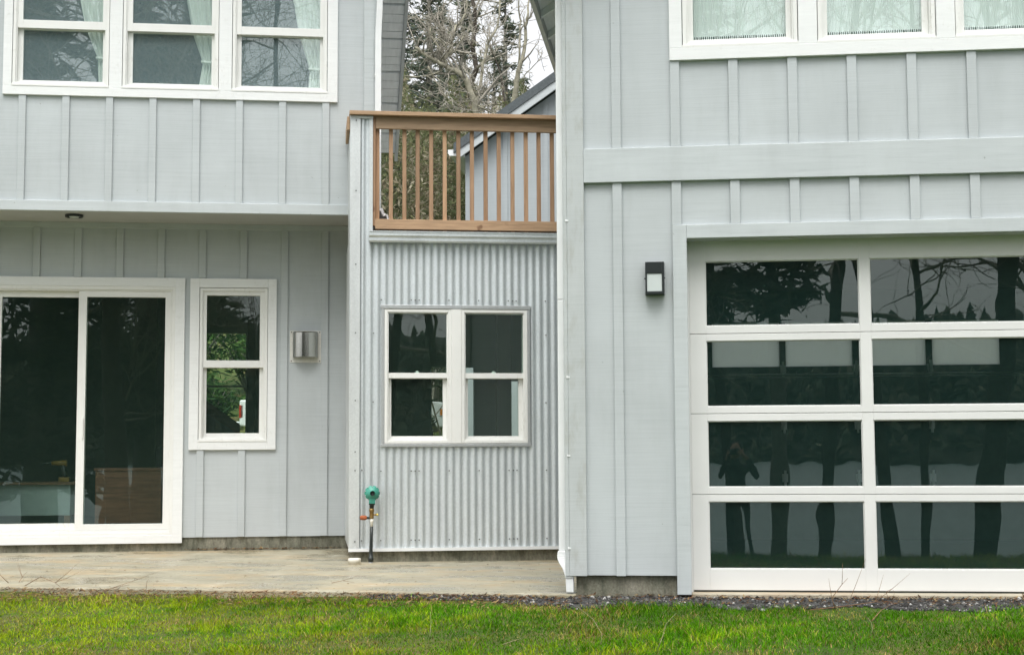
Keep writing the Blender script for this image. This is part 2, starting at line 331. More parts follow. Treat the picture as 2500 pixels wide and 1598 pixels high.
def empty(name, label=None, cat=None, loc=(0, 0, 0), rz=0.0, group=None, kind=None):
    o = bpy.data.objects.new(name, None); COL.objects.link(o); o.location = loc; o.rotation_euler = (0, 0, rz); o.empty_display_size = 0.2
    return tag(o, label, cat, group, kind)
def tag(o, label=None, cat=None, group=None, kind=None):
    if label: o['label'] = label
    if cat: o['category'] = cat
    if group: o['group'] = group
    if kind: o['kind'] = kind
    return o
YL, YR = -0.131813, 0.114994
class Frame:                                                        # wall-aligned frame: u along the wall, d away from the viewer
    def __init__(s, yaw): s.yaw = yaw; s.rz = -yaw; s.U = Vector((math.cos(yaw), -math.sin(yaw), 0)); s.N = Vector((math.sin(yaw), math.cos(yaw), 0))
    def w(s, u, d, z=0.0): v = s.U * u + s.N * d; return Vector((v.x, v.y, z))
    def root(s, name, label, cat, u, d, z, **k): return empty(name, label, cat, s.w(u, d, z), s.rz, **k)
FL, FR = Frame(YL), Frame(YR)

def hung_window(root, base, u0, u1, z0, z1, gu, gl, d, sill=True, mat='vinyl', lock=False, glass='glass'):
    """double-hung window: outer frame u0..u1 z0..z1, gu / gl = glass rectangles of upper and lower sash"""
    f = MB(); fw_ = 0.028
    f.frame(u0, u1, z0, z1, fw_, fw_, 0.026, fw_, d - 0.022, d + 0.095)
    f.frame(u0 + fw_, u1 - fw_, z0 + 0.026, z1 - fw_, 0.010, 0.010, 0.008, 0.010, d - 0.012, d + 0.095)
    if sill: f.box(u0 - 0.006, u1 + 0.006, d - 0.034, d - 0.0225, z0 - 0.006, z0 + 0.014)
    w = f.build('window', mat, root, base, 0.002)
    a0, a1 = u0 + fw_ + 0.010, u1 - fw_ - 0.010; zt = z1 - fw_ - 0.010; zb = z0 + 0.034
    if gu:
        m = MB(); zm = gl[3] if gl else z0; m.frame(a0, a1, zm + 0.004, zt, gu[0] - a0, a1 - gu[1], gu[2] - zm - 0.004, zt - gu[3], d - 0.006, d + 0.032)
        m.build('sash', mat, w, base, 0.002)
        p = MB(); p.box(gu[0] - 0.004, gu[1] + 0.004, d + 0.012, d + 0.018, gu[2] - 0.004, gu[3] + 0.004); p.build('pane', glass, w, base)
    if gl:
        zt2 = (gl[3] + 0.03) if gu else zt
        m = MB(); m.frame(a0, a1, zb, zt2, gl[0] - a0, a1 - gl[1], gl[2] - zb, zt2 - gl[3], d + 0.034, d + 0.072)
        m.build('sash', mat, w, base, 0.002)
        p = MB(); p.box(gl[0] - 0.004, gl[1] + 0.004, d + 0.050, d + 0.056, gl[2] - 0.004, gl[3] + 0.004); p.build('pane', glass, w, base)
    if lock:
        m = MB(); c = (u0 + u1) / 2 - 0.005; m.box(c - 0.022, c + 0.022, d + 0.020, d + 0.045, gu[2] - 0.006, gu[2] + 0.007); m.box(c - 0.012, c + 0.014, d + 0.022, d + 0.040, gu[2] + 0.007, gu[2] + 0.018)
        m.build('sash_lock', 'vinyl', w, base, 0.003)
    return w

# ------------------------------------------------------------------ terrain
def front_line(x):                                                   # y of slab edge / garage front
    if x < 0.42: return 11.079 + (x + 3.763) * (10.25 - 11.079) / (0.421 + 3.763)
    if x < 1.2: return 10.33
    return 10.33 - (x - 0.42) * 0.115
def gz(x, y):
    f = front_line(x); s = f - y
    if y > f:
        t = max(0.0, y - 20.0)
        return -0.10 + (0.066 * min(t, 18)) + 0.24 * max(0, t - 18) if t > 0 else -0.10
    z = -0.026 - 0.0445 * s
    if s < 0.25: z += 0.0
    if y < -1.2: z = min(z, -0.5 - 0.55 * (-1.2 - y) ** 1.0)
    return max(z, -3.6)
def sheet(name, xs, ys, fz, mats, pick=None, label=None, kind='structure'):
    me = bpy.data.meshes.new(name); nx, ny = len(xs), len(ys)
    v = [(x, y, fz(x, y)) for y in ys for x in xs]
    f = [(j * nx + i, j * nx + i + 1, (j + 1) * nx + i + 1, (j + 1) * nx + i) for j in range(ny - 1) for i in range(nx - 1)]
    me.from_pydata(v, [], f); me.materials.append(M[mats]); me.polygons.foreach_set('use_smooth', [True] * len(f)); me.update()
    o = bpy.data.objects.new(name, me); COL.objects.link(o); return tag(o, label, None, None, kind)
def ground_mat():
    m, nt, b = newmat('lawn_soil')
    n1 = noise(nt, 1.6, (1, 1, 1), 5, 0.65); n2 = noise(nt, 28, (1, 1, 1), 5, 0.7)
    c = ramp(nt, n1.outputs[0], [(0.32, (0.045, 0.080, 0.008)), (0.5, (0.075, 0.105, 0.012)), (0.62, (0.13, 0.115, 0.03)), (0.75, (0.15, 0.10, 0.045))])
    g = ramp(nt, n2.outputs[0], [(0.3, (.45, .45, .45)), (0.7, (1.3, 1.3, 1.3))])
    nt.links.new(mixc(nt, c.outputs[0], g.outputs[0], 1.0, 'MULTIPLY'), b.inputs['Base Color']); b.inputs['Roughness'].default_value = 0.95
    bump(nt, b, n2.outputs[0], 0.6, 0.02); return m
M['soil'] = ground_mat()
def spaced(a, b, step, far_a, far_b, k):
    mid = list(np.arange(a, b + 1e-6, step)); lo = list(np.linspace(far_a, a, k)[:-1]); hi = list(np.linspace(b, far_b, k)[1:]); return lo + mid + hi
xs = spaced(-8, 9, 0.25, -120, 120, 14)
ys = [-120, -60, -30, -18] + list(np.arange(-12, 14, 0.25)) + list(np.arange(14, 90, 2.0)) + [110, 160]
sheet('ground', xs, ys, lambda x, y: gz(x, y), 'soil', label='grassy ground sloping from the house to the lake')
def water_mat():
    m, nt, b = newmat('lake_water'); b.inputs['Base Color'].default_value = (0.09, 0.155, 0.15, 1); b.inputs['Roughness'].default_value = 0.35
    bump(nt, b, noise(nt, 0.9, (1, 3, 1), 3).outputs[0], 0.25, 0.1); return m
M['water'] = water_mat()
wv = MB(); wv.quad([(-420, -440, -2.5), (420, -440, -2.5), (420, -4.2, -2.5), (-420, -4.2, -2.5)]); tag(wv.build('lake', 'water'), 'grey lake beyond the lawn', None, None, 'structure')
# far shore
M['far_green'] = simple('far_hill', (0.04, 0.05, 0.035), 0.95, var=0.3, vscale=0.05)
sheet('hill', list(np.linspace(-520, 520, 40)), [-418, -432, -545, -760], lambda x, y: -3.5 if y > -420 else (-2.2 if y > -440 else 43 + 4 * math.sin(x * 0.011)), 'far_green', label='far lake shore hill')

# ------------------------------------------------------------------ left house (upper storey overhanging a porch)
B = (-1.2, 15.1, 0.0)
HL = FL.root('house', 'grey board-and-batten house with overhanging upper storey and white sliding door', 'house', *B)
def P(mb, name, mats, root=HL, base=B, bevel=0): return mb.build(name, mats, root, base, bevel)
UD, LD = 14.3, 15.1
# upper wall
WINS = [(-2.827, -1.947, -2.742, -2.010), (-1.818, -0.927, -1.732, -0.994), (-0.794, 0.104, -0.712, 0.037)]
m = MB(); m.wall(-7.0, 0.556, 3.25, 6.2, UD, UD + 0.12, [(a - .004, b + .004, 4.415, 5.704) for a, b, _, _ in WINS])
ups = [-3.98, -3.576, -3.172, -2.765, -2.367, -1.967, -1.566, -1.160, -0.757, -0.350, 0.062]
for u in ups: m.box(u, u + 0.067, UD - 0.021, UD + 0.003, 3.331, 4.327 if u > -2.95 else 6.19)
P(m, 'wall', 'siding', bevel=0.003)
m = MB(); m.box(-7.0, 0.459, UD - 0.034, UD + 0.004, 3.233, 3.330); P(m, 'header_board', 'trim_grey', bevel=0.004)
m = MB(); m.box(0.460, 0.558, UD - 0.030, UD + 0.004, 3.02, 6.19); m.box(0.5575, 0.580, UD - 0.029, UD + 0.09, 3.02, 6.19); P(m, 'corner_board', 'trim_grey', bevel=0.003)
m = MB(); m.box(-2.912, 0.207, UD - 0.030, UD + 0.004, 4.328, 4.413); z1_ = 5.706
m.box(-2.912, -2.832, UD - 0.028, UD + 0.004, 4.4135, z1_); m.box(0.109, 0.207, UD - 0.028, UD + 0.004, 4.4135, z1_)
for a, b in ((-1.942, -1.823), (-0.922, -0.799)): m.box(a, b, UD - 0.028, UD + 0.004, 4.4135, z1_)
m.box(-2.912, 0.207, UD - 0.030, UD + 0.004, z1_ + .0005, 5.80); P(m, 'window_trim', 'trim_white', bevel=0.003)
for a, b, g0, g1 in WINS: hung_window(HL, B, a, b, 4.417, 5.702, (g0, g1, 5.050, 5.615), (g0, g1, 4.480, 4.968), UD, glass='glass_upper_hazed')
# soffit under the overhang
m = MB(); m.quad([(-7.0, LD + .1, 3.251), (0.55, LD + .1, 3.251), (0.55, UD + .005, 3.251), (-7.0, UD + .005, 3.251)]); m.box(-7.0, 0.55, UD + 0.13, LD + 0.3, 3.254, 3.36); so_ = P(m, 'soffit', 'soffit')
m = MB(); cx, cy, n_ = -2.29, 14.62, 24
def ring(mb, r0, r1, za, zb, mi):
    for i in range(n_):
        a, b = 2 * math.pi * i / n_, 2 * math.pi * (i + 1) / n_
        mb.quad([(cx + r0 * math.cos(a), cy + r0 * math.sin(a), za), (cx + r0 * math.cos(b), cy + r0 * math.sin(b), za), (cx + r1 * math.cos(b), cy + r1 * math.sin(b), zb), (cx + r1 * math.cos(a), cy + r1 * math.sin(a), zb)], mi, True)
ring(m, 0.086, 0.084, 3.250, 3.226, 0); ring(m, 0.084, 0.076, 3.226, 3.226, 0); ring(m, 0.076, 0.055, 3.226, 3.2455, 1); ring(m, 0.055, 0.040, 3.2455, 3.222, 2); ring(m, 0.040, 0.001, 3.222, 3.216, 2)
P(m, 'recessed_light', ['black', 'black', 'frost'], so_)
# lower wall
m = MB(); DO = (-3.226, -1.370, 0.175, 2.620); WO = (-1.134, -0.462, 1.084, 2.611)
m.wall(-7.0, 0.56, 0.147, 3.25, LD, LD + 0.12, [DO, WO])
for u in (-3.96, -3.556, -3.150, -2.750, -2.354, -1.951, -1.549, -1.146, -0.743, -0.335, 0.067):
    segs = [(0.149, 3.196)]
    if -3.33 < u < -1.3: segs = [(2.707, 3.196)]
    elif -1.23 < u < -0.36 - 0.3: segs = [(0.149, 1.000), (2.706, 3.196)]
    for a, b in segs: m.box(u, u + 0.069, LD - 0.021, LD + 0.003, a, b)
P(m, 'wall', 'siding', bevel=0.003)
m = MB(); m.box(-7.0, 0.56, LD - 0.024, LD + 0.003, 3.197, 3.2495); P(m, 'frieze_board', 'trim_grey')
m = MB(); m.box(-7.0, 0.56, LD + 0.014, LD + 0.2, -0.25, 0.1465); P(m, 'foundation', 'found')
# sliding door
m = MB(); m.frame(-3.325, -1.277, 0.095, 2.705, 0.095, 0.094, 0.079, 0.088, LD - 0.030, LD + 0.004)
P(m, 'door_trim', 'trim_white', bevel=0.003)
m = MB(); m.frame(-3.2295, -1.3715, 0.1745, 2.6165, 0.034, 0.028, 0.026, 0.034, LD - 0.024, LD + 0.11); m.frame(-3.1955, -1.3995, 0.2005, 2.5825, 0.012, 0.012, 0.03, 0.014, LD - 0.010, LD + 0.11)
dr = P(m, 'sliding_door', 'vinyl', bevel=0.002)
m = MB(); m.frame(-2.305, -1.412, 0.232, 2.5675, 0.078, 0.056, 0.054, 0.056, LD - 0.002, LD + 0.040); m.build('door_leaf', 'vinyl', dr, B, 0.002)
m = MB(); m.frame(-3.183, -2.228, 0.232, 2.5675, 0.138, 0.076, 0.063, 0.058, LD + 0.046, LD + 0.088); m.build('door_leaf', 'vinyl', dr, B, 0.002)
m = MB(); m.box(-2.231, -1.464, LD + 0.016, LD + 0.022, 0.282, 2.516); m.build('pane', 'glass', dr, B)
m = MB(); m.box(-3.049, -2.300, LD + 0.064, LD + 0.070, 0.291, 2.514); m.build('pane', 'glass', dr, B)
m = MB(); m.box(-2.252, -2.238, LD - 0.020, LD - 0.002, 1.12, 1.32); m.build('handle', 'vinyl', dr, B, 0.003)
# small window
m = MB(); m.frame(-1.226, -0.376, 1.002, 2.703, 0.091, 0.085, 0.080, 0.090, LD - 0.030, LD + 0.004); P(m, 'window_trim', 'trim_white', bevel=0.003)
hung_window(HL, B, -1.131, -0.465, 1.087, 2.608, (-1.064, -0.541, 1.888, 2.536), (-1.062, -0.543, 1.167, 1.813), LD)
# rest of the body: side wall, back wall with openings, floor, ceiling, partitions
m = MB(); m.wall(-7.0, 0.556, 0.147, 5.0, 20.9, 21.0, [(-1.56, -0.935, 0.9, 2.62), (-5.5, -4.6, 0.3, 2.4)]); m.box(0.45, 0.5545, UD + 0.1205, 20.9, 3.37, 4.6); m.box(0.45, 0.555, LD + 0.1205, 20.9, 0.147, 3.25); m.box(-7.0, -6.9, LD + 0.1205, 20.9, 0.147, 4.6)
m.prism([(0.45, 4.6), (0.555, 4.6), (0.555, 4.61), (0.45, 4.61)], UD + .13, 20.9)
sh = MB(); sh.v = []; 
P(m, 'rear_wall', 'siding')
m = MB(); m.xprism([(UD + 0.12, 4.6), (17.1, 4.6), (17.1, 4.62), (UD + 0.12, 6.2)], 0.45, 0.555); P(m, 'gable_wall', 'siding')
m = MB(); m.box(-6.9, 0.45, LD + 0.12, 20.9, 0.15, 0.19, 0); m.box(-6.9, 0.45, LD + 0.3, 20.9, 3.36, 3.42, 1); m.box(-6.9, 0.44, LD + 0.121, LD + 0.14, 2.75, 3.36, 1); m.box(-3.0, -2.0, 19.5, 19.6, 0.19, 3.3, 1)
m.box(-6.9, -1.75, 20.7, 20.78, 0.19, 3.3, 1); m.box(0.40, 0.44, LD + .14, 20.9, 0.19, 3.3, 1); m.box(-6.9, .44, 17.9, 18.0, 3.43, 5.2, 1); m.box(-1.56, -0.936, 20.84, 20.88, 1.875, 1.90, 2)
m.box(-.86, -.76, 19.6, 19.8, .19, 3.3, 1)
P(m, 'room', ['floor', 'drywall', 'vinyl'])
m = MB(); m.prism([(-1.75, 1.93), (-0.94, 1.34), (-0.94, 1.20), (-1.75, 1.75)], 19.46, 19.5, 1); m.prism([(-1.75, 1.749), (-0.94, 1.199), (-0.94, 0.2), (-1.75, 0.2)], 19.465, 19.495, 0); P(m, 'stair_rail', ['drywall', 'wood_dark'])
# shed roof falling away to the back, rake soffit of boards seen from below, fascia
def rz_(d): return 5.68 - 0.6135 * (d - 15.3)
m = MB(); m.xprism([(13.7, rz_(13.7) + .05), (17.35, rz_(17.35) + .05), (17.35, rz_(17.35) + .22), (13.7, rz_(13.7) + .22)], -7.2, 0.93); rf = P(m, 'roof', 'roofing')
m = MB(); d = 13.72
k = 0
while d < 17.29:
    g = 0.030 if k % 4 == 3 else 0.008
    d1_ = min(d + 0.1035 - g, 17.29)
    m.xprism([(d, rz_(d)), (d1_, rz_(d1_)), (d1_, rz_(d1_) + .03), (d, rz_(d) + .03)], 0.56, 0.918); d += 0.1035; k += 1
m.build('soffit', 'rafter_soffit', rf, B)
m = MB(); m.xprism([(13.7, rz_(13.7) - .035), (17.37, rz_(17.37) - .035), (17.37, rz_(17.37) + .20), (13.7, rz_(13.7) + .20)], 0.920, 0.955); m.build('fascia', 'trim_grey', rf, B)
# downspout at the corner
m = MB(); m.rtube([(0.596, 14.225, 3.05), (0.5935, 14.225, 4.2), (0.594, 14.225, 4.95), (0.598, 14.222, 5.08), (0.605, 14.216, 5.22), (0.607, 14.212, 5.36), (0.607, 14.21, 6.1)], 0.058, 0.075)
for z in (3.5, 4.58, 5.6): m.box(0.560, 0.5665, 14.19, 14.262, z, z + .025)
P(m, 'downspout', 'downspout', bevel=0.006)

# curtains behind the upper windows
def curtain(i, prof, label):
    a, b, g0, g1 = WINS[i]; w = g1 - g0
    mb = MB(); n = 26; rows = []
    for (z, fl, fr_) in prof:
        row = []
        for k in range(n + 1):
            t = k / n; u = g0 + w * (fl + (fr_ - fl) * t); amp = 0.022 * min(1, (fr_ - fl) * 3)
            row.append((u, UD + 0.12 + amp * math.sin(t * 34 + z * 1.3 + i) + 0.4 * amp * math.sin(t * 71 + i), z))
        rows.append(row)
    bs = len(mb.v)
    for r_ in rows: mb.v += r_
    for j in range(len(rows) - 1):
        for k in range(n): mb.f.append((bs + j * (n + 1) + k, bs + j * (n + 1) + k + 1, bs + (j + 1) * (n + 1) + k + 1, bs + (j + 1) * (n + 1) + k)); mb.m.append(0); mb.sm.append(True)
    base = (g1 - 0.1, UD + 0.17, 3.43)
    root = FL.root('curtain', label, 'curtain', *base, group='curtains in the upper left windows')
    mb.build('drape', 'cloth', root, base)
    tz = prof[-3][0]; t = MB(); t.tube([(g0 + w * prof[-3][1] - .012, UD + .10, tz), (g0 + w * (prof[-3][1] + prof[-3][2]) / 2, UD + .085, tz - .012), (g0 + w * prof[-3][2] + .012, UD + .10, tz + .01)], 0.014, 6); t.build('tieback', 'cloth', root, base)
curtain(0, [(5.65, .52, 1.12), (5.34, .67, 1.12), (5.05, .75, 1.12), (4.95, .80, 1.12), (4.73, .92, 1.10), (4.48, .935, 1.06), (3.6, .90, 1.08)], 'pale curtain tied back slim in leftmost of the three upper left windows')
curtain(1, [(5.65, .5, 1.12), (5.34, .66, 1.12), (5.05, .73, 1.12), (4.95, .77, 1.12), (4.72, .88, 1.08), (4.48, .83, 1.06), (3.6, .80, 1.1)], 'pale curtain widening below its tie in middle of the three upper left windows')
curtain(2, [(5.65, .5, 1.12), (5.34, .66, 1.12), (5.05, .72, 1.12), (4.95, .76, 1.12), (4.68, .87, 1.08), (4.48, .85, 1.06), (3.6, .82, 1.1)], 'pale curtain in rightmost upper left window beside the white downspout')

# vent hood on the porch wall
base = (-0.088, LD - 0.003, 1.87)
t = FL.root('vent_hood', 'stainless steel vent hood on grey wall right of small window', 'vent hood', *base)
m = MB(); m.box(-0.243, 0.068, LD - 0.008, LD - 0.001, 1.869, 2.188)
pl = m.build('backplate', 'steel_plate', t, base, 0.001)
for u in (-0.228, 0.053):
    for z in (1.884, 2.173): m = MB(); m.tube([(u, LD - .0081, z), (u, LD - .012, z)], 0.007, 8); m.build('screw', 'screw', pl, base)
m = MB(); n = 28; prof = []
for k in range(n + 1):
    a = math.pi * k / n; x = -0.0885 - 0.1265 * math.copysign(abs(math.cos(a)) ** 0.9, math.cos(a)); y = LD - 0.0085 - 0.115 * math.sin(a) ** 0.9; prof.append((x, y))
for k in range(n):
    (x0, y0), (x1, y1) = prof[k], prof[k + 1]
    m.quad([(x0, y0, 1.920), (x1, y1, 1.920), (x1, y1, 2.165), (x0, y0, 2.165)], 0, True); m.quad([(x1 * .985 - .0013, y1 + .003, 1.920), (x0 * .985 - .0013, y0 + .003, 1.920), (x0 * .985 - .0013, y0 + .003, 2.160), (x1 * .985 - .0013, y1 + .003, 2.160)], 0, True)
    m.quad([(x0, y0, 2.165), (x1, y1, 2.165), (x1 * .97 - .0026, y1 * .0 + (LD - 0.0085) + (y1 - LD + .0085) * .93, 2.176), (x0 * .97 - .0026, (LD - 0.0085) + (y0 - LD + .0085) * .93, 2.176)], 0, True)
m.quad([(x * .97 - .0026, (LD - 0.0085) + (y - LD + .0085) * .93, 2.176) for x, y in prof]); m.build('hood', 'steel', t, base)

# things inside the porch room
base = (-1.94, 16.6, 0.19)
t = FL.root('wooden_chest', 'brown wooden chest behind the right pane of the sliding door', 'chest', *base)
m = MB(); m.box(-2.285, -1.60, 16.3, 16.9, 0.24, 0.79); m.box(-2.25, -2.19, 16.32, 16.88, .19, .2405); m.box(-1.69, -1.63, 16.32, 16.88, .19, .2405); m.build('body', 'chest_wood', t, base, .006)
m = MB(); m.box(-2.30, -1.585, 16.285, 16.915, 0.7905, 0.82); m.build('lid', 'chest_wood', t, base, .005)
base = (-1.45, 17.0, 0.19)
t = FL.root('armchair', 'dark upholstered armchair beside the wooden chest', 'armchair', *base)
m = MB(); m.box(-1.75, -1.15, 16.7, 17.35, .30, .58); m.build('seat', 'leather', t, base, .05)
m = MB(); m.box(-1.78, -1.12, 17.32, 17.52, .30, 1.06); m.build('backrest', 'leather', t, base, .07)
for u in (-1.79, -1.20): m = MB(); m.box(u, u + .09, 16.72, 17.32, .24, .76); m.build('armrest', 'leather', t, base, .03)
for u in (-1.74, -1.18):
    for d in (16.75, 17.42): m = MB(); m.tube([(u, d, .19), (u, d, .30)], .022, 8); m.build('leg', 'wood_dark', t, base)
base = (-2.9, 16.2, 0.19)
t = FL.root('workbench', 'low bench with pale sides behind the left pane of the sliding door', 'bench', *base)
m = MB(); m.box(-3.6, -2.44, 15.95, 16.6, 0.655, 0.682); m.build('top', 'wood_dark', t, base, .004)
m = MB(); m.box(-3.55, -2.49, 16.0, 16.55, 0.34, 0.654); m.build('panel', 'bench_white', t, base, .004)
for u in (-3.55, -2.55):
    for d in (16.0, 16.48): m = MB(); m.box(u, u + .06, d, d + .06, .19, .3395); m.build('leg', 'wood_dark', t, base)
base = (-2.58, 16.1, 0.682)
t = FL.root('cordless_drill', 'yellow and black cordless drill standing on the low bench', 'drill', *base)
m = MB(); m.tube([(-2.70, 16.1, .875), (-2.545, 16.1, .875)], [.022, .034], 10); m.build('body', 'tool_yellow', t, base)
m = MB(); m.tube([(-2.80, 16.1, .875), (-2.702, 16.1, .875)], [.006, .02], 8); m.build('chuck', 'car_dark', t, base)
m = MB(); m.tube([(-2.585, 16.1, .86), (-2.565, 16.1, .73)], [.024, .022], 8); m.build('grip', 'car_dark', t, base)
m = MB(); m.box(-2.625, -2.515, 16.06, 16.14, .6825, .73); m.build('battery', 'tool_yellow', t, base, .006)

# ------------------------------------------------------------------ corrugated annex between the houses
B2 = (1.3, 13.6, 0.0); MD = 13.6
AX = FL.root('annex', 'corrugated metal-clad annex with roof deck between the two grey houses', 'annex', *B2)
def A(mb, name, mats, bevel=0, parent=None): return mb.build(name, mats, parent or AX, B2, bevel)
def corr(mb, u0, u1, z0, z1, holes=()):
    step = 0.0678 / 12; us = []; u = u0
    while u < u1 - 1e-9: us.append(u); u += step
    us.append(u1)
    for h in holes: us += [h[0], h[1]]
    us = sorted(set(us)); zs = sorted({z0, z1, *[v for h in holes for v in h[2:]]})
    def y(u):
        s = math.sin(2 * math.pi * (u - 0.4145) / 0.0678); return MD - 0.0070 * (abs(s) ** 0.75 * (1 if s > 0 else -1)) - 0.0085
    for a, b in zip(us[:-1], us[1:]):
        for c, d in zip(zs[:-1], zs[1:]):
            if any(h[0] < (a + b) / 2 < h[1] and h[2] < (c + d) / 2 < h[3] for h in holes): continue
            mb.quad([(a, y(a), c), (b, y(b), c), (b, y(b), d), (a, y(a), d)], 0, True)
HW = (0.612, 1.958, 1.030, 2.290)
m = MB(); corr(m, 0.400, 2.75, 0.112, 2.90, [HW]); corr(m, 0.400, 0.515, 2.90, 4.02)
def scr(u, z, y=MD - 0.0195, r=0.0065): m.tube([(u, y + .004, z), (u, y - .004, z)], r, 6, 1)
for z in (2.351, 0.800, 0.181):
    for u in (0.602, 0.875, 0.911, 0.946, 1.219, 1.493, 1.767, 1.808, 1.840, 2.112): scr(u, z)
for u, z in ((0.532, 2.046), (0.530, 1.423), (2.115, 2.037), (2.111, 1.415), (.43, .81), (.43, .18)): scr(u, z)
wl = A(m, 'wall', ['galv', 'screw'])
md = wl.modifiers.new('weld', 'WELD'); md.merge_threshold = 0.0003
m = MB(); m.box(0.314, 0.408, MD - 0.030, MD - 0.024, 0.113, 4.018); m.box(0.314, 0.320, MD - 0.0238, MD + 1.5, 0.113, 2.96); m.box(0.314, 0.320, MD - 0.0238, MD + 0.69, 2.96, 4.018); m.box(0.401, 0.4075, MD - 0.0238, MD - .002, 0.113, 4.018)
def scr2(u, z): m.tube([(u, MD - .029, z), (u, MD - .036, z)], 0.0065, 6, 1)
for z in (0.175, 0.807, 0.975, 1.436, 2.048, 2.673, 3.35, 4.0): scr2(0.369, z)
A(m, 'corner_flashing', ['galv_flat', 'screw'])
m = MB(); m.box(0.490, 0.521, MD - 0.030, MD + 0.06, 2.985, 4.018); A(m, 'jamb_flashing', 'galv_flat')
m = MB(); m.box(0.311, 0.523, MD - 0.034, MD + 0.10, 4.019, 4.045); A(m, 'cap_flashing', 'galv_flat', 0.003)
m = MB(); m.box(0.312, 2.75, MD - 0.032, MD + 0.02, 0.088, 0.1115); m.box(0.312, 2.75, MD - 0.040, MD - 0.0322, 0.084, 0.1115); A(m, 'base_flashing', 'downspout')
m = MB(); m.box(0.33, 2.75, MD + 0.005, MD + 0.2, -0.25, 0.0875); A(m, 'foundation', 'found')
# gutter
gp_ = [(MD - 0.024, 2.875), (MD - 0.085, 2.872), (MD - 0.098, 2.885), (MD - 0.098, 2.912), (MD - 0.112, 2.930), (MD - 0.112, 2.958), (MD - 0.118, 2.962), (MD - 0.118, 2.970), (MD - 0.100, 2.970), (MD - 0.100, 2.962), (MD - 0.024, 2.962)]
m = MB(); m.xprism(gp_, 0.486, 2.75); A(m, 'gutter', 'galv')
# deck
m = MB(); m.box(0.53, 2.75, MD + 0.06, 17.4, 2.975, 3.02); m.box(0.53, 2.75, MD + 0.02, MD + 0.055, 2.88, 3.0, 1); A(m, 'deck', ['deck_boards', 'wood_dark'])
# window surround, mullion, two windows
m = MB(); m.box(0.598, 1.971, MD - 0.034, MD + 0.03, 2.271, 2.305); m.box(0.598, 1.971, MD - 0.034, MD + 0.03, 1.017, 1.0435); m.box(0.604, 0.6295, MD - 0.031, MD + 0.03, 1.044, 2.2705); m.box(1.9435, 1.966, MD - 0.031, MD + 0.03, 1.044, 2.2705)
A(m, 'window_surround', 'zinc', 0.002)
m = MB(); m.box(1.240, 1.331, MD - 0.034, MD + 0.06, 1.047, 2.268); A(m, 'mullion', 'vinyl', 0.002)
hung_window(AX, B2, 0.631, 1.2395, 1.047, 2.268, (0.667 + .002, 1.198, 1.687, 2.232), (0.696, 1.166, 1.114, 1.635), MD - 0.006, sill=False, lock=True)
hung_window(AX, B2, 1.3315, 1.942, 1.047, 2.268, (1.3715, 1.9035, 1.686, 2.232), (1.397, 1.863, 1.112, 1.634), MD - 0.006, sill=False, lock=True)
m = MB(); m.wall(0.33, 2.75, 0.09, 2.95, 17.4, 17.5, [(1.358, 1.855, 0.5, 1.96), (2.24, 2.6, 0.5, 1.80)]); A(m, 'rear_wall', 'siding')
m = MB(); m.box(0.33, 2.75, MD + 0.2, 17.4, 0.05, 0.088, 0); m.box(0.33, 2.75, MD + 0.1, 17.4, 2.80, 2.87, 1); m.box(0.33, 0.40, MD + 0.1, 17.4, 0.09, 2.80, 1); m.box(2.68, 2.75, MD + 0.1, 17.4, 0.09, 2.80, 1)
m.wall(0.40, 2.68, 0.09, 2.80, MD + 0.095, MD + 0.1, [HW], 1); m.box(1.88, 2.02, 15.3, 15.5, .09, 2.8, 1)
A(m, 'room', ['floor', 'drywall'])

# deck railing (cedar)
B3 = (1.3, 13.62, 3.0)
RL = FL.root('deck_railing', 'cedar railing with square balusters along the roof deck', 'railing', *B3)
def Q(mb, name, mats, bevel=0.003): return mb.build(name, mats, RL, B3, bevel)
m = MB(); m.box(0.306, 2.75, MD - 0.075, MD + 0.075, 4.0465, 4.083); m.box(0.306, 0.44, MD + 0.0755, 14.26, 4.0465, 4.083); Q(m, 'top_rail', 'cedar_h')
m = MB(); m.box(0.548, 2.75, MD - 0.020, MD + 0.018, 3.931, 4.046); Q(m, 'upper_rail', 'cedar_h')
m = MB(); m.box(0.286, 0.312, MD + 0.02, 14.26, 3.92, 4.046); Q(m, 'side_rail', 'cedar_h')
m = MB(); m.box(0.543, 2.75, MD - 0.022, MD + 0.018, 3.0005, 3.092); Q(m, 'bottom_rail', 'cedar_h')
m = MB(); m.box(0.5225, 0.5465, MD - 0.012, MD + 0.085, 3.03, 4.046); Q(m, 'post', 'cedar_v')
for i, u in enumerate([0.549, 0.671, 0.795, 0.919, 1.044, 1.170, 1.295, 1.423, 1.548, 1.672, 1.799, 1.926, 2.050, 2.174, 2.30, 2.425, 2.55, 2.67]):
    j = rnd.uniform(-.002, .002); w = rnd.uniform(.0355, .038)
    m = MB(); m.box(u + j, u + j + w, MD + 0.0185, MD + 0.056, 2.99, 4.045); Q(m, 'baluster', 'cedar_v', 0.003)
# crumpled sheet lying on the deck
base = (0.66, 13.95, 3.02)
m = MB(); nx, ny = 16, 8
for j in range(ny + 1):
    for i in range(nx + 1):
        t, s = i / nx, j / ny
        h = 0.235 * (1 - t) ** 0.8 * (0.7 + .3 * math.sin(s * 3.1)) + .02 * math.sin(t * 19 + s * 9) + .015 * math.sin(t * 7 - s * 17)
        m.v.append((0.585 + t * 0.17, 13.8 + s * .3, 3.03 + max(.0, h)))
for j in range(ny):
    for i in range(nx):
        a = j * (nx + 1) + i; m.f.append((a, a + 1, a + nx + 2, a + nx + 1)); m.m.append(0); m.sm.append(True)
o = m.build('plastic_sheet', 'tarp', None, base); o.location = FL.w(*base); o.rotation_euler = (0, 0, FL.rz); tag(o, 'crumpled pale plastic sheet lying on deck behind the railing post', 'plastic sheet')
md = o.modifiers.new('thick', 'SOLIDIFY'); md.thickness = 0.004

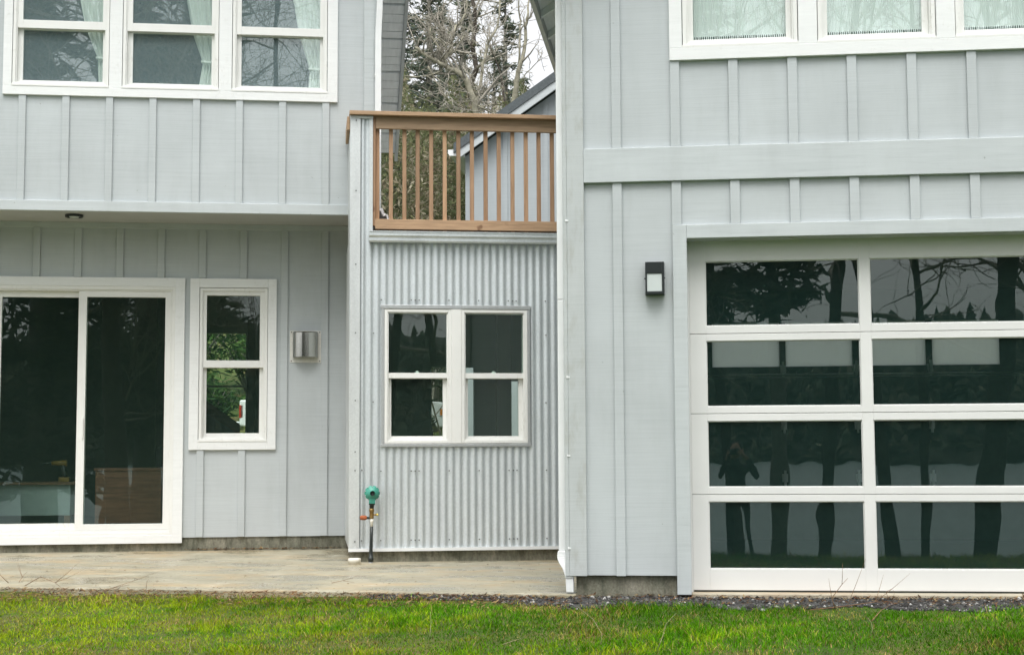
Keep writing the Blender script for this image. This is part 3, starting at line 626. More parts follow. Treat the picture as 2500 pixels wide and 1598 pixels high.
# gas regulator
base = (0.515, 13.48, 0.0); GD = 13.48
t = FL.root('gas_regulator', 'green gas regulator on a black riser pipe against corrugated wall', 'gas regulator', *base)
m = MB(); c = Vector((0.520, GD, 0.606))
def lathe(mb, prof, cx, cz, n=28, mi=0):     # profile (radius, d) revolved about the d axis
    b = len(mb.v)
    for r_, d_ in prof:
        for j in range(n): w_ = 2 * math.pi * j / n; mb.v.append((cx + r_ * math.cos(w_), d_, cz + r_ * math.sin(w_)))
    for i in range(len(prof) - 1):
        for j in range(n): mb.f.append((b + i * n + j, b + i * n + (j + 1) % n, b + (i + 1) * n + (j + 1) % n, b + (i + 1) * n + j)); mb.m.append(mi); mb.sm.append(True)
lathe(m, [(0.001, GD + .055), (.045, GD + .05), (.058, GD + .022), (.068, GD + .020), (.069, GD + .002), (.0685, GD - .006), (.058, GD - .008), (.050, GD - .026), (.034, GD - .036), (.026, GD - .038), (.025, GD - .062), (.0215, GD - .064), (.021, GD - .05)], c.x, c.z)
m.xprism([(GD - .03, .515), (GD + .03, .515), (GD + .03, .56), (GD - .03, .56)], .492, .545)
hs_ = m.build('housing', 'reg_green', t, base)
m = MB(); lathe(m, [(.0208, GD - .066), (.020, GD - .045), (.001, GD - .045)], c.x, c.z, 20); m.build('vent_cap', 'rubber', t, base)
for k in range(10):
    a = math.pi * 2 * (k + .5) / 10; m = MB(); m.tube([(c.x + .0655 * math.cos(a), GD - .004, c.z + .0655 * math.sin(a)), (c.x + .0655 * math.cos(a), GD - .014, c.z + .0655 * math.sin(a))], .005, 6); m.build('bolt', 'clear_lens', hs_, base)
m = MB(); m.tube([(.518, GD, .516), (.518, GD, .503), (.517, GD, .50), (.516, GD, .470)], [.028, .028, .021, .018], 12); m.build('collar', 'rubber', t, base)
m = MB(); m.tube([(.516, GD, .470), (.516, GD, .462), (.516, GD, .44), (.516, GD, .438), (.515, GD, .40), (.515, GD, .385), (.515, GD, .378)], [.019, .022, .022, .018, .02, .021, .012], 12); m.tube([(.53, GD, .415), (.556, GD, .415)], .008, 8); m.build('valve', 'brass', t, base)
m = MB(); m.tube([(.556, GD, .415), (.558, GD, .415), (.575, GD, .416), (.577, GD, .416)], [.004, .010, .010, .004], 8); m.build('valve_knob', 'brass_hi', t, base)
m = MB(); m.tube([(.508, GD, .388), (.472, GD, .388)], .011, 10); m.build('nipple', 'rubber', t, base)
m = MB(); m.tube([(.473, GD, .389), (.470, GD, .389), (.462, GD, .389), (.43, GD, .39), (.416, GD, .39), (.411, GD, .39)], [.012, .017, .020, .021, .018, .008], 12); m.build('end_cap', 'rust', t, base)
m = MB(); m.tube([(.517, GD, .378), (.517, GD, .35), (.516, GD, .345), (.516, GD, .31)], [.017, .016, .0125, .0125], 12); m.build('union', 'pvc', t, base)
m = MB(); m.tube([(.516, GD, .31), (.513, GD, .2), (.510, GD, .08), (.509, GD, .042), (.509, GD, .040), (.509, GD, .0)], [.0135, .0135, .016, .019, .023, .023], 12); m.build('riser_pipe', 'rubber', t, base)
m = MB(); m.tube([(.509, GD, .0), (.509, GD, -.035)], .0195, 12); m.build('sleeve', 'pvc_grey', t, base)
# drain cap on the slab
base = (0.3585, 13.28, -0.02)
m = MB(); m.tube([(.3585, 13.28, -.02), (.3585, 13.28, .012), (.3585, 13.28, .0125), (.3585, 13.28, .040), (.3585, 13.28, .047), (.3585, 13.28, .0475)], [.0545, .0545, .0565, .0565, .052, .03], 28)
o = m.build('drain_cap', 'pvc', None, base); o.location = FL.w(*base); o.rotation_euler = (0, 0, FL.rz); tag(o, 'round white plastic drain cap on the concrete by the metal wall', 'drain cap')

# ------------------------------------------------------------------ right house with garage
B4 = (1.5, 10.33, 0.0); RD = 10.33
HR = FR.root('house', 'grey board-and-batten garage house with white glazed sectional door', 'house', *B4)
def G(mb, name, mats, bevel=0, parent=None): return mb.build(name, mats, parent or HR, B4, bevel)
UW = [(0.019, 0.810, 0.093, 0.735), (0.949, 1.741, 1.019, 1.659), (1.877, 2.669, 1.944, 2.585)]
m = MB(); m.wall(-0.80, 5.9, 0.121, 4.6, RD, RD + 0.14, [(0.026, 4.716, 0.0, 2.424)] + [(a - .004, b + .004, 3.768, 4.6) for a, b, _, _ in UW])
m.wall(0.0, 5.1, 4.6, 6.2, RD, RD + 0.14, [(a - .004, b + .004, 4.6, 5.20) for a, b, _, _ in UW]); m.prism([(-0.8, 4.6), (-.0005, 4.6), (-.0005, 5.2)], RD, RD + .14); m.prism([(5.9, 4.6), (5.1005, 5.2), (5.1005, 4.6)], RD, RD + .14)
for k in range(16):
    u = [-0.483, -0.073, 0.330, 0.736, 1.139, 1.542, 1.941, 2.343, 2.746, 3.149, 3.552, 3.955, 4.358, 4.72, 5.12, 5.5][k]
    if k == 0: m.box(u, u + .065, RD - .021, RD + .003, 3.069, 4.75); m.box(u, u + .065, RD - .021, RD + .003, 0.117, 2.827)
    else:
        m.box(u, u + .065, RD - .021, RD + .003, 3.069, 3.6755); m.box(u, u + .065, RD - .021, RD + .003, 2.521, 2.827)
G(m, 'wall', 'siding', 0.003)
m = MB(); m.box(-0.801, -0.682, RD - 0.030, RD + 0.004, 0.117, 4.6); m.box(-0.830, -0.8015, RD - 0.029, RD + 0.09, 0.117, 4.5); G(m, 'corner_board', 'trim_dirty', 0.003)
m = MB(); m.box(-0.6815, 5.9, RD - 0.036, RD + 0.004, 2.828, 3.068); G(m, 'belly_band', 'trim_grey', 0.004)
m = MB(); m.box(-0.071, 0.0255, RD - 0.034, RD + 0.15, -0.005, 2.5195); m.box(4.7165, 4.813, RD - 0.034, RD + 0.15, -0.005, 2.5195); m.box(0.026, 4.716, RD - 0.032, RD + 0.15, 2.425, 2.5195); G(m, 'garage_door_casing', 'trim_grey', 0.003)
m = MB(); m.box(-0.760, -0.075, RD + 0.035, RD + 0.3, -0.40, 0.1165); m.box(-.76, -.6, RD + .3001, 17.5, -.4, .1165); G(m, 'foundation', 'found'); m = MB(); m.box(4.82, 5.9, RD + 0.035, RD + 0.3, -.4, .1165); G(m, 'foundation', 'found')
m = MB(); m.box(0.0265, 4.7155, RD + 0.005, RD + 0.6, -0.30, -0.0005); G(m, 'threshold', 'sill', 0.006)
# upper window trim and windows
m = MB(); m.box(-0.075, 5.2, RD - 0.034, RD + 0.004, 3.676, 3.7635); zt = 5.21
m.box(-0.075, 0.014, RD - 0.032, RD + 0.004, 3.764, zt); m.box(0.815, 0.944, RD - 0.032, RD + 0.004, 3.764, zt); m.box(1.746, 1.872, RD - 0.032, RD + 0.004, 3.764, zt); m.box(2.674, 2.80, RD - 0.032, RD + 0.004, 3.764, zt); m.box(-0.075, 5.2, RD - 0.034, RD + 0.004, zt + .0005, 5.30)
G(m, 'window_trim', 'trim_white', 0.003)
for a, b, g0, g1 in UW: hung_window(HR, B4, a, b, 3.768, 5.205, None, (g0, g1, 3.834, 5.10), RD, glass='glass_clear')
# garage door: one panel set per row, stiles, rails, panes
GD2 = 10.48
m = MB(); cols = [(0.152 + 1.128 * i, 1.2045 + 1.128 * i) for i in range(4)]; rows = [(0.156, 0.615), (0.714, 1.169), (1.270, 1.726), (1.830, 2.283)]
joints = [0.010, 0.664, 1.221, 1.776, 2.440]
gdo = empty('garage_door'); gdo.parent = HR
seal = MB(); seal.box(0.045, 4.70, GD2 + .005, GD2 + .03, 0.0, .0098); seal.build('bottom_seal', 'rubber', gdo, B4)
for i, (za, zb) in enumerate(zip(joints[:-1], joints[1:])):
    m = MB(); zg0, zg1 = rows[i]; a, b = za + .0018, zb - .0018
    xsplit = [0.040] + [v for c_ in cols for v in c_] + [4.706]
    for k in range(0, len(xsplit), 2): m.box(xsplit[k], xsplit[k + 1], GD2, GD2 + .045, a, b)
    for c0, c1 in cols:
        m.box(c0, c1, GD2 + .0005, GD2 + .045, a, zg0); m.box(c0, c1, GD2 + .0005, GD2 + .045, zg1, b)
        m.frame(c0, c1, zg0, zg1, .006, .006, .006, .006, GD2 + .010, GD2 + .03)
    m.build('door_section', 'door_white', gdo, B4, 0.002)
    for c0, c1 in cols:
        p = MB(); p.box(c0 + .003, c1 - .003, GD2 + .018, GD2 + .024, zg0 + .003, zg1 - .003); p.build('pane', 'glass_door', gdo, B4)
# door stop strip at the left jamb
m = MB(); m.box(0.0262, 0.0395, GD2 - .02, GD2 + .04, -0.03, 2.42); G(m, 'door_stop', 'door_white')
# garage interior with back door and tracks
BD = 17.0
wn = [(0.310, 1.060), (1.128, 1.863), (1.933, 2.665), (2.734, 3.462)]
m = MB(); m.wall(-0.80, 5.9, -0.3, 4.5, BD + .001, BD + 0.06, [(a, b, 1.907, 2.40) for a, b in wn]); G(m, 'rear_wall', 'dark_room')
m = MB()
for a, b in wn: m.box(a - .01, b + .01, BD + .02, BD + .03, 1.90, 2.41)
G(m, 'rear_door_lights', 'translucent')
m = MB(); m.box(-0.80, -0.70, RD + 0.141, BD, 0.117, 4.5); G(m, 'side_wall', 'siding'); m = MB(); m.box(5.8, 5.9, RD + .141, BD, 0.117, 4.5); G(m, 'side_wall', 'siding')
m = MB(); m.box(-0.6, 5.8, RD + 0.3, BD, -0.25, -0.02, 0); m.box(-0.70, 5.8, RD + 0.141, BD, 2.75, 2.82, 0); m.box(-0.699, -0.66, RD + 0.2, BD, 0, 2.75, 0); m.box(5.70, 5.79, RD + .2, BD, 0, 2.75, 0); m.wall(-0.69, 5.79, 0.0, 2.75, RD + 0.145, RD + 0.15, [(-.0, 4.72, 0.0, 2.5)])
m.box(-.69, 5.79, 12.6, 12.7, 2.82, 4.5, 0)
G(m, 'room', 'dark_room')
m = MB()
m.tube([(0.2, BD - .25, 1.80), (5.0, BD - .25, 1.80)], .012, 6); m.tube([(0.2, BD - .25, 1.775), (5.0, BD - .25, 1.775)], .006, 6)
for u in (1.094, 1.898, 2.70):
    for z in (1.83, 1.2, .62): m.box(u - .03, u + .03, BD - .06, BD - .002, z, z + .09); m.box(u - .012, u + .012, BD - .09, BD - .06, z - .04, z + .13)
G(m, 'rear_door_hardware', 'zinc')
# roof: gable with eave overhanging to the left
m = MB(); e0 = (-1.13, 4.42); pk = (2.55, 7.0); e1 = (6.23, 4.42)
def roofpoly(off, th): return [(e0[0], e0[1] + off), (pk[0], pk[1] + off), (e1[0], e1[1] + off), (e1[0], e1[1] + off + th), (pk[0], pk[1] + off + th), (e0[0], e0[1] + off + th)]
m.prism(roofpoly(.19, .05), 9.93, 17.6); rf = G(m, 'roof', 'roofing')
m = MB(); m.box(-1.145, -1.11, 9.95, 17.6, 4.42, 4.62); m.build('fascia', 'trim_grey', rf, B4)
m = MB(); m.prism([(-1.108, 4.50), (-0.80, 4.72), (-0.80, 4.75), (-1.108, 4.53)], 9.95, 17.6)
for d in np.arange(10.5, 17.4, 0.61): m.prism([(-1.108, 4.44), (-0.82, 4.62), (-0.82, 4.715), (-1.108, 4.497)], d, d + .05)
m.build('soffit', 'rafter_soffit', rf, B4)
# downspout with elbow
m = MB(); uc = -0.846; dc = RD + 0.06
pts = [(uc, dc, 4.40), (uc + .001, dc, 2.02)]
m.rtube(pts, 0.062, 0.082); m.rtube([(uc + .0005, dc, 2.0185), (uc - .003, dc, 0.285)], 0.060, 0.080)
el = []
for k in range(25):
    t = k / 24; e_ = t * t * (3 - 2 * t); u = uc - .004 - .010 * math.sin(math.pi * min(1, t * 1.6)) + 0.046 * e_; d = dc - .008 - 0.03 * e_; z = 0.2845 - 0.185 * t; cr = 0.002 * (k % 2) * (1 if 2 < k < 22 else 0)
    el.append((u, d, z, 0.068 + .012 * math.sin(math.pi * t) - cr - .012 * t, 0.086 - cr))
m.rtube(el, 0, 0); u, d, z = el[-1][:3]
m.rtube([(u, d, z - .0005, .054, .076), (u + .002, d, 0.004, .051, .074)], 0, 0)
G(m, 'downspout', 'downspout', 0.005)
for z in (2.56, 1.47, 0.93, .30):
    m = MB(); m.box(-0.812, -0.790, RD - .034, RD - .0305, z, z + .012); m.box(-0.8125, -0.803, RD - .032, RD + .02, z - .002, z + .014); G(m, 'downspout_strap', 'downspout')
# wall lamp
base = (-0.195, RD - .002, 2.04)
t = FR.root('wall_lamp', 'black rectangular wall lamp with frosted lens left of garage door', 'wall lamp', *base)
m = MB(); lu0, lu1, lz0, lz1 = -0.262, -0.129, 2.036, 2.262; y0, y1 = RD - .085, RD - .001; s_ = .012
def taper(mb, a, b, c, d, yb, yf, s):
    mb.quad([(a, yb, c), (b, yb, c), (b, yb, d), (a, yb, d)][::-1]); A_ = [(a, yb, c), (b, yb, c), (b, yb, d), (a, yb, d)]; F_ = [(a + s, yf, c + s), (b - s, yf, c + s), (b - s, yf, d - s), (a + s, yf, d - s)]
    for i in range(4): j = (i + 1) % 4; mb.quad([A_[i], A_[j], F_[j], F_[i]])
    return F_
F_ = taper(m, lu0, lu1, lz0, lz1, y1, y1 - .055, .002)
m.frame(lu0 + .002, lu1 - .002, lz0 + .002, lz1 - .002, .011, .015, .018, .080, y0, y1 - .0555)
m.quad([(lu0 + .002, y1 - .0553, lz0 + .002), (lu1 - .002, y1 - .0553, lz0 + .002), (lu1 - .002, y1 - .0553, lz1 - .002), (lu0 + .002, y1 - .0553, lz1 - .002)])
m.tube([(lu0 - .006, RD - .05, 2.148), (lu0 + .004, RD - .05, 2.148)], .006, 8); m.tube([(lu1 - .004, RD - .05, 2.150), (lu1 + .006, RD - .05, 2.150)], .006, 8)
m.build('housing', 'black', t, base, 0.004)
m = MB(); m.box(lu0 + .0135, lu1 - .0175, y0 + .006, y1 - .056, lz0 + .0205, lz1 - .0825); m.build('lens', 'frost', t, base, 0.002)
# pleated shades behind the upper right windows
labs = ['white pleated shade with fringed hem behind leftmost upper right window', 'white pleated shade with fringed hem behind middle upper right window', 'white pleated shade cut by the picture edge behind rightmost upper window']
for (a, b, g0, g1), lb in zip(UW, labs):
    base = ((g0 + g1) / 2, RD + .13, 3.85)
    t = FR.root('window_shade', lb, 'window shade', *base, group='shades in the upper right windows')
    m = MB(); n = 110
    for k in range(n):
        u0_, u1_ = g0 - .03 + (g1 - g0 + .06) * k / n, g0 - .03 + (g1 - g0 + .06) * (k + 1) / n; ya, yb = RD + .084 + .007 * (k % 2), RD + .084 + .007 * ((k + 1) % 2)
        m.quad([(u0_, ya, 3.868), (u1_, yb, 3.868), (u1_, yb, 5.15), (u0_, ya, 5.15)])
    m.build('cloth', 'shade', t, base)
    m = MB()
    for k in range(46):
        u = g0 - .01 + (g1 - g0 + .02) * k / 45; m.tube([(u, RD + .086, 3.869), (u + rnd.uniform(-.004, .004), RD + .084, 3.836 + rnd.uniform(-.004, .010))], .0036, 4)
    m.build('fringe', 'shade', t, base)

# ------------------------------------------------------------------ grey outbuilding behind the deck
OD = 22.0; B5 = (0.2, OD, 0.1)
OB = FR.root('outbuilding', 'small grey gabled outbuilding with dark roof behind the deck railing', 'outbuilding', *B5)
def O(mb, name, mats, parent=None, bevel=0): return mb.build(name, mats, parent or OB, B5, bevel)
sl_ = 0.684; el0 = (-3.296, 5.348); pku = 0.2
def rk(u): return el0[1] + sl_ * (u - el0[0])
m = MB(); m.prism([(-3.236, 0.0), (3.636, 0.0), (3.636, rk(-3.236) + .02), (pku, rk(pku) + .02), (-3.236, rk(-3.236) + .02)], OD, OD + .12)
for k in range(11):
    u = -2.660 + 0.608 * k
    if u < 3.5: m.box(u, u + .065, OD - .021, OD + .003, 0.05, rk(u if u < pku else 2 * pku - u - .065) - .01)
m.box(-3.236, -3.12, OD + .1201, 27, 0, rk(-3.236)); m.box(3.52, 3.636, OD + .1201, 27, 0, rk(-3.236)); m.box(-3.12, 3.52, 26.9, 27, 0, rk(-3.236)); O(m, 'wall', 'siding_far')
m = MB(); y_a, y_b = OD - .22, 27.3
def slope(u0, u1, o0, o1): return [(u0, rk(u0) + o0), (u1, rk(u1) + o0), (u1, rk(u1) + o1), (u0, rk(u0) + o1)]
def mirror(p): return [(2 * pku - u, z) for u, z in p][::-1]
m.prism(slope(-3.38, pku, .128, .27), y_a - .02, y_b); m.prism(mirror(slope(-3.38, pku, .128, .27)), y_a - .02, y_b); rf = O(m, 'roof', 'roofing')
m = MB(); m.prism(slope(-3.296, pku, 0.0, .1275), y_a, y_a + .04); m.prism(mirror(slope(-3.296, pku, 0.0, .1275)), y_a, y_a + .04); m.build('rake_board', 'trim_grey', rf, B5)
m = MB(); m.prism(slope(-3.30, pku, .09, .1275), y_a + .041, OD - .001); m.prism([(-3.30, 5.36), (-3.237, 5.38), (-3.237, 5.42), (-3.30, 5.42)], y_a + .05, y_b); m.build('soffit', 'rafter_soffit', rf, B5)
m = MB(); m.prism([(-3.47, 5.475), (-3.468, 5.42), (-3.445, 5.385), (-3.31, 5.378), (-3.31, 5.475)], y_a + .02, y_b); m.build('gutter', 'downspout', rf, B5)

# ------------------------------------------------------------------ concrete slab
def slab():
    m = MB(); e0 = (-9.0, front_line(-9.0)); e1 = (0.430, front_line(0.4295)); bk = [FR.w(-0.745, 10.5), FL.w(2.4, 13.9), FL.w(0.6, 15.4), FL.w(-7.5, 15.4)]
    poly = [e0, e1] + [(p.x, p.y) for p in bk]; n = len(poly)
    m.v = [(x, y, -0.004 if i < 2 else (0.0 if i == 2 else (-.022 if i == 3 else .028))) for i, (x, y) in enumerate(poly)] + [(x, y, -0.22) for x, y in poly]
    # fine strips along the front edge so that it is not a perfect line
    m.f.append(tuple(range(n))); m.m.append(0); m.sm.append(False)
    for i in range(n): j = (i + 1) % n; m.f.append((j, i, n + i, n + j)); m.m.append(0); m.sm.append(False)
    return tag(m.build('patio', 'slab', None, (0, 0, 0), 0.012), 'stained concrete patio slab in front of the house', None, None, 'structure')
slab()

# ------------------------------------------------------------------ vegetation helpers
def np_mesh(name, V, F, mats, cols=None, smooth=False, parent=None):
    """V (n,3), F list of arrays with equal sides per array, cols per-vertex rgb"""
    me = bpy.data.meshes.new(name); V = np.asarray(V, np.float32)
    loops = np.concatenate([f.ravel() for f in F]).astype(np.int32); sizes = np.concatenate([np.full(len(f), f.shape[1], np.int32) for f in F])
    me.vertices.add(len(V)); me.vertices.foreach_set('co', V.ravel()); me.loops.add(len(loops)); me.loops.foreach_set('vertex_index', loops)
    me.polygons.add(len(sizes)); st = np.zeros(len(sizes), np.int32); st[1:] = np.cumsum(sizes)[:-1]; me.polygons.foreach_set('loop_start', st)
    try: me.polygons.foreach_set('loop_total', sizes)
    except Exception: pass
    me.materials.append(M[mats]); me.update(calc_edges=True); me.validate()
    if cols is not None:
        a = me.color_attributes.new('tint', 'FLOAT_COLOR', 'POINT'); c = np.ones((len(V), 4), np.float32); c[:, :3] = cols; a.data.foreach_set('color', c.ravel())
    if smooth: me.polygons.foreach_set('use_smooth', np.ones(len(sizes), bool))
    o = bpy.data.objects.new(name, me); COL.objects.link(o)
    if parent is not None: o.parent = parent
    return o
RG = np.random.default_rng(11)
def vnoise(x, y, s, seed):
    """cheap smooth noise in 0..1"""
    r = np.random.default_rng(seed); out = np.zeros_like(x)
    for k in range(6):
        a = r.uniform(0, 6.28); f = s * r.uniform(.6, 1.7); out += np.sin((x * math.cos(a) + y * math.sin(a)) * f + r.uniform(0, 6.28))
    return 0.5 + out / 7.0
fl_v = np.vectorize(front_line); gz_v = np.vectorize(gz)

# gravel band in front of the garage and the slab corner
def gravel_edge(x):                                                   # y where gravel gives way to grass
    x = np.asarray(x, float); f = fl_v(x)
    w = np.where(x > 0.3, 0.40, np.clip((x + 1.0) * 0.22, 0.0, 0.40)); return f - w - 0.07 * np.sin(x * 5.1) - .04 * np.sin(x * 13 + 1)
n = 15000; gx = RG.uniform(-1.0, 5.0, n); gy = gravel_edge(gx) - .10 + (fl_v(gx) + .03 - gravel_edge(gx) + .10) * RG.random(n)
s = RG.gamma(3.2, 0.0019, n) + .002
oct_ = np.array([[1, 0, 0], [-1, 0, 0], [0, 1, 0], [0, -1, 0], [0, 0, 1], [0, 0, -1]], float); of = np.array([[0, 2, 4], [2, 1, 4], [1, 3, 4], [3, 0, 4], [2, 0, 5], [1, 2, 5], [3, 1, 5], [0, 3, 5]])
jit = RG.uniform(.6, 1.3, (n, 6, 1)); ang = RG.uniform(0, 6.28, n); ca, sa = np.cos(ang)[:, None], np.sin(ang)[:, None]
v = oct_[None] * jit * s[:, None, None] * np.array([1.2, 1.0, .75]); v = np.stack([v[..., 0] * ca - v[..., 1] * sa, v[..., 0] * sa + v[..., 1] * ca, v[..., 2]], -1)
v += np.stack([gx, gy, gz_v(gx, gy) + s * .35], -1)[:, None]
g = RG.choice([0.035, .05, .08, .13, .42], n, p=[.3, .3, .22, .13, .05]); cc = np.stack([g, g * .99, g * .95], -1) * RG.uniform(.8, 1.2, (n, 1))
tag(np_mesh('gravel', v.reshape(-1, 3), [(of[None] + 6 * np.arange(n)[:, None, None]).reshape(-1, 3)], 'pebble', np.repeat(cc, 6, 0)), 'dark gravel strip along the garage front', None, None, 'stuff')
M['gravel_bed'] = simple('gravel_bed', (0.05, 0.05, 0.048), 0.95, var=0.5, vscale=60, bmp=0.5, bscale=120)
bx_ = np.arange(-1.0, 5.01, .1); m = MB(); ge = gravel_edge(bx_)
for i in range(len(bx_) - 1):
    a, b = bx_[i], bx_[i + 1]; ya, yb = float(fl_v(a)) + .06, float(fl_v(b)) + .06
    for k in range(4):
        q0, q1 = k / 4, (k + 1) / 4
        p = lambda x, y0, y1, q: (x, y0 + (y1 - y0) * q, gz(x, y0 + (y1 - y0) * q) + .006)
        m.quad([p(a, ge[i] - .04, ya, q0), p(b, ge[i + 1] - .04, yb, q0), p(b, ge[i + 1] - .04, yb, q1), p(a, ge[i] - .04, ya, q1)], 0, True)
tag(m.build('gravel_bed', 'gravel_bed'), 'dark gritty bed under the gravel strip', None, None, 'structure')

# grass
def grass(name, n, x0, x1, y0, hmin, hmax, wid, seed, label):
    r = np.random.default_rng(seed)
    x = r.uniform(x0, x1, n); y = y0[0] + (y0[1] - y0[0]) * r.random(n)
    lim = np.where(x > -0.9, gravel_edge(x) + .05, fl_v(x) + .004); edge = lim - y
    dens = vnoise(x, y, 2.1, 5); keep = (edge > 0) & (r.random(n) < np.clip(edge * 5.0 + .04, 0, 1) * np.clip(.6 + dens, 0, 1))
    thin = vnoise(x, y, 1.3, 21); keep &= ~((edge < .34) & (x < .2) & (r.random(n) < .45)); x, y, edge = x[keep], y[keep], edge[keep]; n = len(x)
    clump = vnoise(x, y, 3.1, 8); fine = vnoise(x, y, 13, 9); big = vnoise(x, y, 1.1, 3)
    tuft = vnoise(x, y, 7.5, 15)
    h = (hmin + (hmax - hmin) * r.random(n) ** 1.6) * (.45 + .7 * clump + 1.1 * np.clip(tuft - .5, 0, 1)) * np.where(x > -.9, 1.15, np.clip(.6 + edge * 1.2, .6, 1)); w = wid * r.uniform(.6, 1.3, n)
    a = r.uniform(0, 6.28, n); ln = r.uniform(.2, 1.3, n) * h; la = a + r.normal(0, .6, n)
    dx, dy = np.cos(a) * w / 2, np.sin(a) * w / 2; lx, ly = -np.sin(la) * ln, np.cos(la) * ln; z = gz_v(x, y) - .004
    h = h * r.uniform(.6, 1.0, n)
    P_ = np.stack([np.stack([x - dx, y - dy, z], -1), np.stack([x + dx, y + dy, z], -1), np.stack([x + dx * .8 + lx * .35, y + dy * .8 + ly * .35, z + h * .6], -1), np.stack([x - dx * .8 + lx * .35, y - dy * .8 + ly * .35, z + h * .6], -1), np.stack([x + lx, y + ly, z + h], -1)], 1)
    base = np.array([[.062, .195, .004], [.130, .290, .006], [.260, .350, .010], [.30, .29, .040], [.42, .32, .12], [.16, .095, .04]])
    t = np.clip(1.25 + 3.0 * (big - .5) + 2.4 * (fine - .5) + 1.4 * (clump - .5) + r.normal(0, .6, n), 0, 2.999); patch = vnoise(x, y, 4.3, 33); t = np.where((patch > .70) & (r.random(n) < .35), r.uniform(3, 5.6, n), t); h = h * np.where(patch > .66, .75, 1)
    t = np.where(r.random(n) < .08 + .20 * np.clip(fine - .45, 0, 1) + .45 * (edge < .35) * (x < .3), r.uniform(3, 5.9, n), t).astype(int)
    c = base[t] * r.uniform(.65, 1.35, (n, 1)) * (.72 + .56 * vnoise(x, y, 2.4, 41))[:, None]; c5 = np.repeat(c, 5, 0)
    i5 = 5 * np.arange(n)[:, None]
    return tag(np_mesh(name, P_.reshape(-1, 3), [i5 + np.array([[0, 1, 2, 3]]), i5 + np.array([[3, 2, 4]])], 'blade', c5), label, None, None, 'stuff')
grass('grass', 330000, -5.2, 5.2, (7.2, 11.3), .014, .044, .0042, 1, 'short green lawn grass with dry patches')
grass('grass', 30000, -9, 9, (-1.0, 7.4), .04, .11, .011, 2, 'coarser lawn grass running down to the lake bank')

# leaf litter: flakes and needles gathered at slab and gravel edges
n = 8200; x = RG.uniform(-5, 4.6, n); u = RG.random(n) ** 1.8
y = fl_v(x) - .003 - u * np.where(x < .3, .62, .40); on = RG.random(n) < .085; y = np.where(on & (x < .3), fl_v(x) + RG.random(n) ** 1.7 * 2.6, y)
wallhug = RG.random(n) < .05; 
z = np.where(on & (x < .3), .004, gz_v(x, y) + .008 + .012 * RG.random(n))
z = np.where(on & (x < .3), z + np.clip((y - fl_v(x)) * .004, 0, .02), z)
L_ = np.minimum(RG.gamma(2.0, .008, n), .03) + .004; L_ = np.where(on, L_ * .45, L_); W_ = L_ * RG.uniform(.15, .6, n) * .5; a = RG.uniform(0, 3.14, n); up_ = RG.normal(0, .3, n) * L_ * np.where(on, .1, 1)
ca, sa = np.cos(a), np.sin(a)
P_ = np.stack([np.stack([x - ca * L_, y - sa * L_, z - np.abs(up_) * .2], -1), np.stack([x - sa * W_, y + ca * W_, z + .004], -1), np.stack([x + ca * L_, y + sa * L_, z + np.abs(up_)], -1), np.stack([x + sa * W_, y - ca * W_, z + .002], -1)], 1)
keepl = (x < .3) | (RG.random(n) < .4)
base = np.array([[.075, .045, .025], [.15, .085, .04], [.27, .19, .09], [.05, .035, .022], [.13, .06, .03]]); h2 = RG.random(n) < .045; uu = RG.uniform(-1.25, .28, n); dd = 15.105 - np.abs(RG.normal(0, .035, n))   # a line of debris against the foundation
x_ = math.cos(YL) * uu + math.sin(YL) * dd; y_ = -math.sin(YL) * uu + math.cos(YL) * dd
P_ = np.where(h2[:, None, None], P_ - np.stack([x, y, z], -1)[:, None] + np.stack([x_, y_, np.full(n, .031)], -1)[:, None], P_)
keepl |= h2; c = base[RG.integers(0, 5, n)] * RG.uniform(.7, 1.2, (n, 1))
P_, c = P_[keepl], c[keepl]; n = len(c)
tag(np_mesh('leaf_litter', P_.reshape(-1, 3), [4 * np.arange(n)[:, None] + np.array([[0, 1, 2, 3]])], 'pebble', np.repeat(c, 4, 0)), 'brown leaf litter and needles along the slab edge', None, None, 'stuff')

# twigs and dry stalks lying about, each a thing
def twig(name, pts, r0, mat, label, cat, side=0):
    m = MB(); k = len(pts); r0 = r0 * .62; pts = [Vector(p_) + (Vector((rnd.uniform(-.008, .008), 0, rnd.uniform(-.006, .006))) if 0 < i_ < k - 1 else Vector()) for i_, p_ in enumerate(pts)]; m.tube(pts, [r0 * (1 - .7 * i / (k - 1)) for i in range(k)], 5, 0)
    for s_ in range(side):
        i = rnd.randrange(1, k - 1); p = Vector(pts[i]); d = Vector(pts[i + 1]) - Vector(pts[i - 1]); l = d.length * rnd.uniform(.5, 1.1); e = d.normalized() + Vector((rnd.uniform(-.6, .6), rnd.uniform(-.3, .3), rnd.uniform(.2, .9)))
        m.tube([p, p + e.normalized() * l * .5, p + e.normalized() * l + Vector((0, 0, .01))], [r0 * .5, r0 * .4, r0 * .15], 4, 0)
    o = m.build(name, mat, None, pts[0]); o.location = pts[0]; return tag(o, label, cat, 'twigs and stalks on the ground')
def img(x, y, Y, z=None):                                            # a point seen at photo pixel x,y (2408 wide) at depth Y
    px, py = x * 2500 / 2408, y * 2500 / 2408; d = fw + r2 * ((px - 1250) / 3650) - u2 * ((py - 799) / 3650); p = d * (Y / d.y); return Vector((p.x, p.y, p.z + ZC))
def gpt(x, y):                                                       # same, on the ground
    px, py = x * 2500 / 2408, y * 2500 / 2408; d = fw + r2 * ((px - 1250) / 3650) - u2 * ((py - 799) / 3650)
    p = Vector((0, 0, ZC)); t = 6.0
    hz = lambda X, Y_: gz(X, Y_) if Y_ < front_line(X) or X > .43 else 0.0
    while t < 14 and ZC + d.z * t > hz(d.x * t, d.y * t): t += .01
    return Vector((d.x * t, d.y * t, ZC + d.z * t + .008))
q = gpt(1965, 1435); Y = q.y
